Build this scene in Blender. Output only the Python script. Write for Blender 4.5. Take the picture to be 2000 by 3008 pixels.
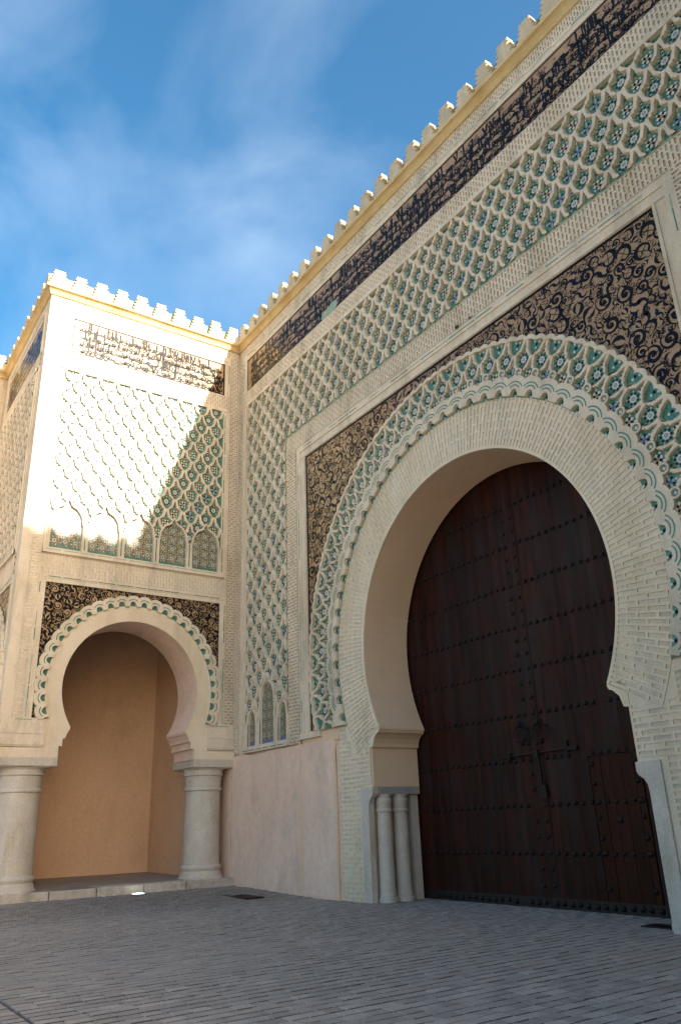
import bpy, bmesh, math, random
from mathutils import Matrix, Vector
from mathutils.geometry import tessellate_polygon
random.seed(7)
R = math.radians
pi = math.pi

# ------------------------------------------------------------------ camera, sky, sun, exposure
for o in list(bpy.data.objects):
    bpy.data.objects.remove(o)
scn = bpy.context.scene
COL = scn.collection
CP = Vector((19.8624, -9.9741, 1.4977))
yaw, pitch, roll = 0.964792, 0.3785505, -0.0370503
FPX = 2289.9
fw = Vector((-math.sin(yaw)*math.cos(pitch), math.cos(yaw)*math.cos(pitch), math.sin(pitch)))
r0 = Vector((math.cos(yaw), math.sin(yaw), 0)); u0 = r0.cross(fw)
rt = r0*math.cos(roll) + u0*math.sin(roll)
up = -r0*math.sin(roll) + u0*math.cos(roll)
cd = bpy.data.cameras.new('camera')
cam = bpy.data.objects.new('camera', cd); COL.objects.link(cam)
cam.matrix_world = Matrix(((rt.x, up.x, -fw.x, CP.x), (rt.y, up.y, -fw.y, CP.y), (rt.z, up.z, -fw.z, CP.z), (0, 0, 0, 1)))
cd.sensor_fit = 'VERTICAL'; cd.sensor_height = 24.0; cd.sensor_width = 24.0
cd.lens = FPX/3008*24.0
cd.clip_start = 0.1; cd.clip_end = 3000
scn.camera = cam
scn.render.resolution_x = 680; scn.render.resolution_y = 1024

SUN = Vector((1.0, 0.16, 0.42)).normalized()
w = bpy.data.worlds.new('World'); scn.world = w; w.use_nodes = True
nt = w.node_tree; nt.nodes.clear()
def wn(t, **k):
    n = nt.nodes.new(t)
    for a, b in k.items(): setattr(n, a, b)
    return n
sky = wn('ShaderNodeTexSky', sky_type='NISHITA', sun_disc=False)
sky.sun_elevation = math.asin(SUN.z); sky.sun_rotation = math.atan2(SUN.x, SUN.y)
sky.altitude = 550; sky.air_density = 1.0; sky.dust_density = 5.0; sky.ozone_density = 1.2
tc = wn('ShaderNodeTexCoord')
mp = wn('ShaderNodeMapping'); mp.inputs['Rotation'].default_value = (1.1, 0.2, 1.9); mp.inputs['Location'].default_value = (3.42, 8.03, 4.73); mp.inputs['Scale'].default_value = (1.0, 2.6, 3.2)
nz = wn('ShaderNodeTexNoise'); nz.inputs['Scale'].default_value = 1.7; nz.inputs['Detail'].default_value = 7; nz.inputs['Roughness'].default_value = 0.5; nz.inputs['Distortion'].default_value = 0.35
mpb = wn('ShaderNodeMapping'); mpb.inputs['Location'].default_value = (5.04, 2.13, 0.21); nz2 = wn('ShaderNodeTexNoise'); nz2.inputs['Scale'].default_value = 1.15; nz2.inputs['Detail'].default_value = 2
rp = wn('ShaderNodeValToRGB'); rp.color_ramp.elements[0].position = 0.46; rp.color_ramp.elements[1].position = 0.82
rp2 = wn('ShaderNodeValToRGB'); rp2.color_ramp.elements[0].position = 0.40; rp2.color_ramp.elements[1].position = 0.66
mm = wn('ShaderNodeMath', operation='MULTIPLY'); mm2 = wn('ShaderNodeMath', operation='MULTIPLY'); mm2.inputs[1].default_value = 0.20
hs = wn('ShaderNodeHueSaturation'); hs.inputs['Hue'].default_value = 0.494; hs.inputs['Saturation'].default_value = 1.42; hs.inputs['Value'].default_value = 0.58
mx = wn('ShaderNodeMixRGB'); mx.inputs['Color2'].default_value = (6.0, 6.6, 7.4, 1)
bg = wn('ShaderNodeBackground'); bg.inputs['Strength'].default_value = 0.10
out = wn('ShaderNodeOutputWorld')
ln = nt.links.new
ln(tc.outputs['Generated'], mp.inputs['Vector']); ln(mp.outputs[0], nz.inputs['Vector']); ln(tc.outputs['Generated'], mpb.inputs['Vector']); ln(mpb.outputs[0], nz2.inputs['Vector'])
ln(nz.outputs['Fac'], rp.inputs[0]); ln(nz2.outputs['Fac'], rp2.inputs[0])
ln(rp.outputs[0], mm.inputs[0]); ln(rp2.outputs[0], mm.inputs[1]); ln(mm.outputs[0], mm2.inputs[0])
ln(sky.outputs[0], hs.inputs['Color']); ln(hs.outputs[0], mx.inputs['Color1']); ln(mm2.outputs[0], mx.inputs['Fac'])
ln(mx.outputs[0], bg.inputs['Color']); ln(bg.outputs[0], out.inputs['Surface'])

ld = bpy.data.lights.new('sun', 'SUN'); ld.energy = 2.3; ld.angle = R(0.8); ld.color = (1.0, 0.96, 0.90)
so = bpy.data.objects.new('sun', ld); COL.objects.link(so)
so.rotation_euler = SUN.to_track_quat('Z', 'Y').to_euler(); so.location = (40, 10, 40)
vs = scn.view_settings
vs.view_transform = 'Standard'; vs.look = 'None'; vs.gamma = 1.0; vs.use_curve_mapping = False
vs.exposure = 2.68
vs.use_white_balance = True; vs.white_balance_temperature = 7300; vs.white_balance_tint = 10

# ------------------------------------------------------------------ materials
MATS = {}
def mat(name, col, col2=None, scale=2.0, rough=0.85, bump=0.15, bscale=30, spec=0.3, rand=0.0, stain=None, stf=(0.55, 0.75), sts=(1.2, 1.2, 0.35), zmap=None, coat=0.0, metal=0.0, fine=None, grime=None):
    m = bpy.data.materials.new(name); m.use_nodes = True; MATS[name] = m
    t = m.node_tree; n = t.nodes; l = t.links.new
    b = n['Principled BSDF']; b.inputs['Roughness'].default_value = rough
    b.inputs['Specular IOR Level'].default_value = spec
    b.inputs['Metallic'].default_value = metal
    if coat: b.inputs['Coat Weight'].default_value = coat; b.inputs['Coat Roughness'].default_value = 0.12
    g = n.new('ShaderNodeNewGeometry')
    pos = g.outputs['Position']
    if zmap:
        mpn = n.new('ShaderNodeMapping'); mpn.inputs['Scale'].default_value = zmap; l(pos, mpn.inputs['Vector']); pos = mpn.outputs[0]
    a = n.new('ShaderNodeTexNoise'); a.inputs['Scale'].default_value = scale; a.inputs['Detail'].default_value = 6; a.inputs['Roughness'].default_value = 0.62
    l(pos, a.inputs['Vector'])
    c2 = col2 if col2 else tuple(x*0.78 for x in col)
    r = n.new('ShaderNodeValToRGB'); r.color_ramp.elements[0].position = 0.32; r.color_ramp.elements[1].position = 0.70
    r.color_ramp.elements[0].color = (*c2, 1); r.color_ramp.elements[1].color = (*col, 1)
    l(a.outputs['Fac'], r.inputs[0]); cur = r.outputs[0]
    def mixc(fac, c, mode='MIX'):
        nonlocal cur
        x = n.new('ShaderNodeMixRGB'); x.blend_type = mode
        l(cur, x.inputs['Color1'])
        if isinstance(c, tuple): x.inputs['Color2'].default_value = (*c, 1)
        else: l(c, x.inputs['Color2'])
        if isinstance(fac, float): x.inputs['Fac'].default_value = fac
        else: l(fac, x.inputs['Fac'])
        cur = x.outputs[0]
    if stain:
        ms = n.new('ShaderNodeMapping'); ms.inputs['Scale'].default_value = sts; ms.inputs['Location'].default_value = (3.1, 7.7, 1.3); l(g.outputs['Position'], ms.inputs['Vector'])
        s = n.new('ShaderNodeTexNoise'); s.inputs['Scale'].default_value = 1.0; s.inputs['Detail'].default_value = 7; s.inputs['Roughness'].default_value = 0.65
        l(ms.outputs[0], s.inputs['Vector'])
        sr = n.new('ShaderNodeMapRange'); sr.inputs['From Min'].default_value = stf[0]; sr.inputs['From Max'].default_value = stf[1]; sr.inputs['To Max'].default_value = 0.75
        l(s.outputs['Fac'], sr.inputs[0]); mixc(sr.outputs[0], stain)
    if grime:
        ms = n.new('ShaderNodeMapping'); ms.inputs['Scale'].default_value = (2.3, 2.3, 0.55); ms.inputs['Location'].default_value = (11.3, 2.7, 5.9); l(g.outputs['Position'], ms.inputs['Vector'])
        s = n.new('ShaderNodeTexNoise'); s.inputs['Scale'].default_value = 1.0; s.inputs['Detail'].default_value = 9; s.inputs['Roughness'].default_value = 0.72
        l(ms.outputs[0], s.inputs['Vector'])
        sr = n.new('ShaderNodeMapRange'); sr.inputs['From Min'].default_value = 0.50; sr.inputs['From Max'].default_value = 0.78; sr.inputs['To Max'].default_value = grime[1]
        l(s.outputs['Fac'], sr.inputs[0]); mixc(sr.outputs[0], grime[0])
    if rand:
        oi = n.new('ShaderNodeObjectInfo'); mr = n.new('ShaderNodeMapRange'); mr.inputs['To Min'].default_value = 1-rand; mr.inputs['To Max'].default_value = 1+rand*0.6
        l(oi.outputs['Random'], mr.inputs[0])
        cb = n.new('ShaderNodeCombineColor')
        for i in range(3): l(mr.outputs[0], cb.inputs[i])
        mixc(1.0, cb.outputs[0], 'MULTIPLY')
    if fine:
        fn = n.new('ShaderNodeTexNoise'); fn.inputs['Scale'].default_value = fine[0]; fn.inputs['Detail'].default_value = 3; l(g.outputs['Position'], fn.inputs['Vector'])
        fr = n.new('ShaderNodeMapRange'); fr.inputs['From Min'].default_value = 0.3; fr.inputs['From Max'].default_value = 0.7; fr.inputs['To Min'].default_value = 1-fine[1]; fr.inputs['To Max'].default_value = 1+fine[1]*0.4
        l(fn.outputs['Fac'], fr.inputs[0]); cb = n.new('ShaderNodeCombineColor')
        for i in range(3): l(fr.outputs[0], cb.inputs[i])
        mixc(1.0, cb.outputs[0], 'MULTIPLY')
    l(cur, b.inputs['Base Color'])
    if bump:
        bn = n.new('ShaderNodeTexNoise'); bn.inputs['Scale'].default_value = bscale; bn.inputs['Detail'].default_value = 5; bn.inputs['Roughness'].default_value = 0.7
        l(pos, bn.inputs['Vector'])
        bp = n.new('ShaderNodeBump'); bp.inputs['Strength'].default_value = bump; bp.inputs['Distance'].default_value = 0.02
        l(bn.outputs['Fac'], bp.inputs['Height']); l(bp.outputs[0], b.inputs['Normal'])
    return m
OCH = (0.50, 0.36, 0.19)
mat('cream', (0.76, 0.665, 0.53), (0.65, 0.565, 0.44), 1.3, 0.9, 0.25, 28, stain=(0.44, 0.35, 0.21), stf=(0.52, 0.78), fine=(45, 0.14), grime=((0.30, 0.28, 0.23), .75))
mat('cream_brick', (0.75, 0.665, 0.53), (0.64, 0.56, 0.44), 2.0, 0.92, 0.35, 45, rand=0.10, stain=(0.44, 0.33, 0.20), stf=(0.53, 0.8), fine=(50, 0.14), grime=((0.33, 0.31, 0.26), .6))
mat('band_brick', (0.62, 0.535, 0.41), (0.50, 0.42, 0.31), 2.5, 0.92, 0.35, 45, rand=0.16, stain=(0.38, 0.28, 0.16), stf=(0.53, 0.8), fine=(50, .14), grime=((0.28, 0.26, 0.22), .7))
mat('arch_plaster', (0.78, 0.68, 0.53), (0.70, 0.605, 0.465), 0.9, 0.9, 0.2, 35, stain=(0.58, 0.42, 0.21), stf=(0.50, 0.76), sts=(0.9, 0.9, 0.3), fine=(40, .10), grime=((0.40, 0.37, 0.30), .5))
mat('cornice', (0.62, 0.49, 0.28), (0.50, 0.36, 0.17), 1.6, 0.9, 0.25, 25, stain=(0.40, 0.23, 0.08), stf=(0.52, 0.75), sts=(1.1, 1.1, 1.4))
mat('merlon', (0.62, 0.54, 0.40), (0.50, 0.42, 0.30), 2.5, 0.92, 0.35, 30, rand=0.12, grime=((0.30, 0.27, 0.21), .7), fine=(25, .15))
mat('soffit', (0.72, 0.545, 0.385), (0.66, 0.49, 0.34), 0.8, 0.9, 0.15, 40, stain=(0.50, 0.35, 0.2), stf=(0.6, 0.85))
mat('pink_plaster', (0.82, 0.615, 0.49), (0.75, 0.56, 0.445), 0.7, 0.92, 0.22, 30, stain=(0.46, 0.36, 0.29), stf=(0.53, 0.78), sts=(0.9, 0.9, 0.5), fine=(9, 0.08), grime=((0.50, 0.41, 0.34), .6))
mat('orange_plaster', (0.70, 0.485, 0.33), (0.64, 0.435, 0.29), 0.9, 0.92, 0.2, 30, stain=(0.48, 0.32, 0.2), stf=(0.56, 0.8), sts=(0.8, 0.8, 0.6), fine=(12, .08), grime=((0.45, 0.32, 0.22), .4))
mat('marble', (0.60, 0.555, 0.48), (0.50, 0.455, 0.39), 3.0, 0.6, 0.12, 30, stain=(0.40, 0.31, 0.19), stf=(0.56, 0.76), sts=(2.2, 2.2, 0.8), fine=(30, 0.14), grime=((0.30, 0.275, 0.235), .65))
mat('grey_stone', (0.42, 0.40, 0.37), (0.30, 0.29, 0.27), 4.0, 0.8, 0.35, 30, fine=(40, 0.2))
mat('kerb_stone', (0.56, 0.51, 0.44), (0.40, 0.36, 0.31), 5.0, 0.85, 0.5, 25, rand=0.1, stain=(0.20, 0.17, 0.13), stf=(0.52, 0.7), sts=(3, 3, 3))
mat('green_glaze', (0.10, 0.30, 0.225), (0.055, 0.19, 0.155), 9.0, 0.25, 0.06, 18, spec=0.45, fine=(26, 0.3), stain=(0.27, 0.30, 0.20), stf=(.54, .72), sts=(6, 6, 6))
mat('green_roof', (0.020, 0.15, 0.095), (0.008, 0.07, 0.05), 6.0, 0.3, 0.2, 14, spec=0.5, fine=(15, 0.35))
mat('pale_green', (0.34, 0.43, 0.34), (0.20, 0.32, 0.25), 5.0, 0.4, 0.1, 18)
mat('tile_black', (0.010, 0.010, 0.012), (0.014, 0.014, 0.018), 5, 0.32, 0.05, 14, spec=0.10)
mat('tile_navy', (0.012, 0.016, 0.032), (0.010, 0.011, 0.014), 5, 0.32, 0.05, 14, spec=0.10)
mat('tile_white', (0.70, 0.67, 0.60), None, 6, 0.3, 0.05, 20, spec=0.5)
mat('tile_ochre', (0.52, 0.30, 0.10), None, 6, 0.3, 0.05, 20, spec=0.5)
mat('tile_blue', (0.10, 0.17, 0.36), None, 6, 0.3, 0.05, 20, spec=0.5)
mat('tile_lilac', (0.42, 0.42, 0.52), None, 6, 0.3, 0.05, 20, spec=0.5)
mat('buff_ground', (0.46, 0.30, 0.16), (0.35, 0.21, 0.11), 3.5, 0.30, 0.08, 12, spec=0.42, fine=(30, 0.2))
mat('buff_scroll', (0.42, 0.30, 0.17), (0.34, 0.22, 0.12), 4, 0.4, 0.05, 12)
mat('black_ground', (0.010, 0.010, 0.011), None, 4, 0.40, 0.06, 12, spec=0.08)
mat('mosaic_ground', (0.20, 0.21, 0.16), (0.05, 0.10, 0.09), 12, 0.35, 0.05, 18)
mat('wood', (0.058, 0.0145, 0.0080), (0.0135, 0.0068, 0.0055), 1.6, 0.42, 0.3, 9, spec=0.10, rand=0.25, zmap=(7, 7, 0.5), stain=(0.026, 0.022, 0.0225), stf=(0.47, 0.66), sts=(2.6, 2.6, 0.5), fine=(30, .2))
mat('wood_red', (0.050, 0.0125, 0.005), (0.022, 0.007, 0.0038), 2.2, 0.42, 0.35, 9, spec=0.10, rand=0.2, zmap=(9, 9, 0.55))
mat('iron', (0.008, 0.008, 0.0085), (0.013, 0.010, 0.009), 20, 0.42, 0.3, 40, spec=0.2)
mat('iron_rust', (0.035, 0.024, 0.018), (0.02, 0.018, 0.018), 15, 0.6, 0.4, 40, metal=0.3)
mat('paver', (0.43, 0.39, 0.35), (0.33, 0.298, 0.268), 2.4, 0.8, 0.45, 40, rand=0.22, stain=(0.45, 0.385, 0.34), stf=(0.55, 0.75), sts=(0.7, 0.7, 1), fine=(45, 0.25), grime=((0.22, 0.205, 0.19), .7))
mat('joint_sand', (0.12, 0.11, 0.10), (0.06, 0.056, 0.052), 6, 0.95, 0.5, 60)
mat('niche_floor', (0.34, 0.30, 0.26), (0.26, 0.225, 0.20), 3, 0.85, 0.4, 30, fine=(30, 0.2))
mat('far_plaster', (0.60, 0.47, 0.33), (0.50, 0.38, 0.26), 0.8, 0.92, 0.2, 20)
mat('lamp_glass', (0.75, 0.85, 0.86), (0.6, 0.75, 0.78), 10, 0.05, 0.0, 10, spec=0.8, coat=1.0)
_b = MATS['lamp_glass'].node_tree.nodes['Principled BSDF']; _b.inputs['Emission Color'].default_value = (.75, 1, 1, 1); _b.inputs['Emission Strength'].default_value = 0.6
mat('litter', (0.78, 0.78, 0.80), None, 10, 0.6, 0.1, 30)
mat('cable', (0.015, 0.015, 0.016), None, 10, 0.6, 0.0)
mat('plaza_stone', (0.55, 0.48, 0.38), (0.45, 0.39, 0.31), 0.6, 0.9, 0.2, 10)  # kept pale to bounce more sunlight onto the shaded gate
mat('ceiling_shade', (0.05, 0.028, 0.016), None, 6, 0.8, 0.2, 20)  # invented dark tone for the unseen ceiling, dims the niche top
mat('shrub', (0.06, 0.09, 0.03), None, 10, 0.8, 0.0)

# ------------------------------------------------------------------ mesh helpers
class MB:
    def __init__(s): s.v = []; s.f = []; s.m = []
    def pts(s, P):
        b = len(s.v); s.v.extend(tuple(p) for p in P); return b
    def face(s, P, m=0):
        b = s.pts(P); s.f.append(tuple(range(b, b+len(P)))); s.m.append(m)
    def grid(s, rows, closed_u=False, m=0):
        n = len(rows[0]); b = len(s.v)
        for r_ in rows: s.v.extend(tuple(p) for p in r_)
        for j in range(len(rows)-1):
            for i in range(n if closed_u else n-1):
                k = (i+1) % n
                s.f.append((b+j*n+i, b+j*n+k, b+(j+1)*n+k, b+(j+1)*n+i)); s.m.append(m)
    def box(s, x0, x1, y0, y1, z0, z1, m=0, skip=''):
        b = s.pts([(x0,y0,z0),(x1,y0,z0),(x1,y1,z0),(x0,y1,z0),(x0,y0,z1),(x1,y0,z1),(x1,y1,z1),(x0,y1,z1)])
        F = {'b':(0,3,2,1),'t':(4,5,6,7),'s':(0,1,5,4),'e':(1,2,6,5),'n':(2,3,7,6),'w':(3,0,4,7)}
        for k, q in F.items():
            if k not in skip: s.f.append(tuple(b+i for i in q)); s.m.append(m)
    def bevbox(s, x0, x1, y0, y1, z0, z1, c, m=0):
        # box with its z1 edges chamfered
        lo = [(x0,y0,z0),(x1,y0,z0),(x1,y1,z0),(x0,y1,z0)]; mi = [(x,y,z1-c) for x,y,_ in lo]
        hi = [(x0+c,y0+c,z1),(x1-c,y0+c,z1),(x1-c,y1-c,z1),(x0+c,y1-c,z1)]
        s.grid([lo, mi, hi], True, m); s.face(hi, m)
    def lathe(s, prof, n=32, c=(0,0), m=0):
        rows = [[(c[0]+r_*math.cos(2*pi*i/n), c[1]+r_*math.sin(2*pi*i/n), z) for i in range(n)] for r_, z in prof]
        s.grid(rows, True, m)
    def tube(s, P, r_, n=8, m=0):
        rows = []
        for i, p in enumerate(P):
            p = Vector(p); d = (Vector(P[min(i+1, len(P)-1)])-Vector(P[max(i-1, 0)])).normalized()
            a = d.orthogonal().normalized(); b = d.cross(a)
            rows.append([p+a*r_*math.cos(2*pi*k/n)+b*r_*math.sin(2*pi*k/n) for k in range(n)])
        s.grid(rows, True, m)
    def mesh(s, name, mats, smooth=False):
        me = bpy.data.meshes.new(name); me.from_pydata(s.v, [], s.f)
        if smooth:
            bm = bmesh.new(); bm.from_mesh(me)
            for e in bm.edges:
                if len(e.link_faces) == 2 and e.calc_face_angle(0) > .55: e.smooth = False
            bm.to_mesh(me); bm.free()
        for x in (mats if isinstance(mats, (list, tuple)) else [mats]): me.materials.append(MATS[x])
        if any(s.m): me.polygons.foreach_set('material_index', s.m)
        if smooth: me.polygons.foreach_set('use_smooth', [True]*len(s.f))
        me.update(); return me

def prism(mb, poly, d0, d1, m=0, back=False):
    """concave polygon (s,t) -> plate from d0 to d1"""
    n = len(poly); tri = tessellate_polygon([[Vector((a, b, 0)) for a, b in poly]])
    bt = mb.pts([(a, b, d1) for a, b in poly])
    for t in tri:
        q = [poly[i] for i in t]
        ar = (q[1][0]-q[0][0])*(q[2][1]-q[0][1])-(q[2][0]-q[0][0])*(q[1][1]-q[0][1])
        t = t if ar > 0 else (t[0], t[2], t[1])
        mb.f.append(tuple(bt+i for i in t)); mb.m.append(m)
    if back:
        bb = mb.pts([(a, b, d0) for a, b in poly])
        for t in tri: mb.f.append(tuple(bb+i for i in t)); mb.m.append(m)
    for i in range(n):
        j = (i+1) % n
        mb.face([(*poly[i], d0), (*poly[j], d0), (*poly[j], d1), (*poly[i], d1)], m)

def frame(O, U, N):
    O, U, N = Vector(O), Vector(U), Vector(N)
    return Matrix(((U.x, 0, N.x, O.x), (U.y, 0, N.y, O.y), (U.z, 1, N.z, O.z), (0, 0, 0, 1)))
FM = frame((0,0,0), (1,0,0), (0,-1,0))           # gate facade: s = x
FP = frame((0,0,0), (0,1,0), (1,0,0))            # pavilion side: s = y
FF = frame((0,-6.08,0), (1,0,0), (0,-1,0))       # pavilion front: s = x
ID = Matrix.Identity(4)
def T(x, y, z=0.0): return Matrix.Translation((x, y, z))
def RZ(a): return Matrix.Rotation(a, 4, 'Z')

def onscreen(p, rad):
    d = p-CP; z = d.dot(fw)
    if z < 0.3: return -1.0
    x = FPX*d.dot(rt)/z; y = FPX*d.dot(up)/z
    if abs(x) > 1030 or abs(y) > 1530: return -1.0/z
    return rad*FPX/z

WM = {}
class Thing:
    def __init__(s, name, label, cat, base, group=None):
        s.o = bpy.data.objects.new(name, None); COL.objects.link(s.o); s.o.location = base; s.o.empty_display_size = 0.3
        s.o['label'] = label; s.o['category'] = cat
        if group: s.o['group'] = group
        WM[s.o] = T(*base); s.reps = {}
    def add(s, name, me, M=ID, parent=None, kind=None, label=None):
        o = bpy.data.objects.new(name, me); COL.objects.link(o)
        p = parent or s.o; o.parent = p; WM[o] = M
        o.matrix_basis = WM[p].inverted() @ M
        if kind: o['kind'] = kind
        if label: o['label'] = label
        return o
    def part(s, name, mb, mats, M=ID, parent=None, kind=None, smooth=False, label=None):
        return s.add(name, mb.mesh(name, mats, smooth), M, parent, kind, label)
    def rep(s, name, me, M, parent=None):
        s.reps.setdefault((name, parent), []).append((me, M))
    def flush(s, limit=300, restname=None):
        for (name, parent), L in s.reps.items():
            sc = []
            for i, (me, M) in enumerate(L):
                rad = me.get('rad')
                if rad is None:
                    rad = max((v.co.length for v in me.vertices), default=.1); me['rad'] = rad
                sc.append((-onscreen(M.translation, rad), i))
            sc.sort()
            keep = [i for _, i in sc[:limit]]; rest = [i for _, i in sc[limit:]]
            for i in keep: s.add(name, L[i][0], L[i][1], parent)
            if rest: merged(s, name+'_field', [L[i] for i in rest], parent)
        s.reps = {}

CACHE = {}
def mdata(me):
    if me.name not in CACHE:
        CACHE[me.name] = ([v.co.copy() for v in me.vertices], [tuple(p.vertices) for p in me.polygons], [p.material_index for p in me.polygons], list(me.materials))
    return CACHE[me.name]
def merged(th, name, L, parent=None):
    V = []; Fc = []; MI = []; mats = []
    for me, M in L:
        v, f, mi, ms = mdata(me); b = len(V)
        V.extend((M @ c)[:] for c in v)
        ix = []
        for x in ms:
            if x not in mats: mats.append(x)
            ix.append(mats.index(x))
        Fc.extend(tuple(b+i for i in q) for q in f); MI.extend(ix[i] for i in mi)
    me = bpy.data.meshes.new(name); me.from_pydata(V, [], Fc)
    for x in mats: me.materials.append(x)
    me.polygons.foreach_set('material_index', MI); me.update()
    return th.add(name, me, ID, parent, 'stuff')
def single(name, me, M, label, cat, group=None, kind=None):
    o = bpy.data.objects.new(name, me); COL.objects.link(o); o.matrix_world = M
    if label: o['label'] = label
    if cat: o['category'] = cat
    if group: o['group'] = group
    if kind: o['kind'] = kind
    return o

# ------------------------------------------------------------------ ornament builders
BR = {}
def brickmesh(l, h, d, m):
    k = (round(l, 3), round(h, 3), round(d, 3), m)
    if k not in BR:
        b = MB(); b.bevbox(-l/2, l/2, -h/2, h/2, -0.03, d, 0.004); BR[k] = b.mesh('brick', m)
    return BR[k]

def bricks(th, F, s0, s1, t0, t1, L, H, gl, gh, rec=0.012, d=0.0, vert=False, bm_='cream_brick', mm_='cream', mask=None, polar=None, jit=0.35, off0=0.0):
    """recessed bricks in a proud mortar grid. vert: long side along t. polar=(cs,ct,R0): s is arc length at R0 clockwise from left, t = r-R0"""
    mb = MB()
    def mp_(s, t, dd):
        if polar:
            cs, ct, R0, a0 = polar
            a = a0 - s/R0; r_ = R0+t
            return (cs+r_*math.cos(a), ct+r_*math.sin(a), dd)
        return (s, t, dd)
    if vert: A0, A1, B0, B1 = t0, t1, s0, s1
    else: A0, A1, B0, B1 = s0, s1, t0, t1
    nrow = max(1, round((B1-B0)/H)); hh = (B1-B0)/nrow
    for j in range(nrow):
        b0 = B0+j*hh; b1 = b0+hh
        x = A0 - (((j % 2)*0.5+off0) % 1.0)*L
        while x < A1-0.01:
            c0 = max(x, A0); c1 = min(x+L, A1); x += L
            if A1-c1 < 0.05: c1 = A1; x = A1
            if c1-c0 < 0.05 and c0 > A0: continue
            g = gl/2; e = gh/2
            def q(a, b, dd): return mp_(b, a, dd) if vert else mp_(a, b, dd)
            segs = [(c0, c1)]
            if mask and not mask((c0+c1)/2, (b0+b1)/2, (c1-c0)/2):
                m_ = (c0+c1)/2; segs = [(u0, u1) for u0, u1 in ((c0, m_), (m_, c1)) if u1-u0 > .09 and mask((u0+u1)/2, (b0+b1)/2, (u1-u0)/2)]
            for c0, c1 in segs:
                i0, i1, k0, k1 = c0+g, c1-g, b0+e, b1-e
                if i1-i0 < 0.02: i0, i1 = c0+0.3*(c1-c0), c1-0.3*(c1-c0)
                cx, cy = (i0+i1)/2, (k0+k1)/2
                cc = mp_(cy, cx, 0) if vert else mp_(cx, cy, 0)
                o_ = [q(c0,b0,d), q(c1,b0,d), q(c1,b1,d), q(c0,b1,d)]
                n_ = [q(i0,k0,d), q(i1,k0,d), q(i1,k1,d), q(i0,k1,d)]
                z_ = [q(i0,k0,d-rec-.003), q(i1,k0,d-rec-.003), q(i1,k1,d-rec-.003), q(i0,k1,d-rec-.003)]
                mb.grid([o_, n_, z_], True)
                me = brickmesh(i1-i0, k1-k0, 0.0, bm_)
                th.rep('brick', me, F @ T(cc[0], cc[1], d-rec+random.uniform(-jit, jit)*0.004) @ RZ(pi/2 if vert else 0))
    th.part('mortar', mb, mm_, F)

# sebka lattice unit (half outline, x/a , y/b)
HALF = [(0,.93),(.11,.72),(.19,.50),(.235,.31),(.26,.27),(.46,.235),(.44,.14),(.73,.085),(.715,0),(.70,-.12),(.665,-.31),(.58,-.51),(.47,-.65),(.35,-.74),(.30,-.83),(.15,-.90)]
HOLE = HALF + [(0,-.935)] + [(-x, y) for x, y in reversed(HALF[1:])]
def cellgeo(mb, cx, cy, a, b, d0, d1, k=1.0):
    O = []
    for x, y in HOLE:
        q = abs(x)+abs(y); O.append((x/q, y/q))
    jt = .012 if random.random() < .85 else .035
    ox, oy = random.uniform(-.02, .02), random.uniform(-.015, .015)
    H = [(x*k+ox+random.uniform(-jt, jt), y*k+oy+random.uniform(-jt, jt)) for x, y in HOLE]
    n = len(H)
    P = lambda L, d, f=1.0: [(cx+x*a*f, cy+y*b*f, d) for x, y in L]
    mb.grid([P(O, d1), P(H, d1), P(H, d1-.012, .965), P(H, d0, .93)], True)

def clip_bm(mb, planes):
    bm = bmesh.new(); vs_ = [bm.verts.new(v) for v in mb.v]
    for f in mb.f: bm.faces.new([vs_[i] for i in f])
    for co, no in planes:
        bmesh.ops.bisect_plane(bm, geom=bm.verts[:]+bm.edges[:]+bm.faces[:], plane_co=co, plane_no=no, clear_outer=True, dist=1e-5)
    o = MB(); bm.verts.index_update()
    o.v = [v.co[:] for v in bm.verts]; o.f = [tuple(v.index for v in f.verts) for f in bm.faces]; o.m = [0]*len(o.f)
    bm.free(); return o

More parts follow.
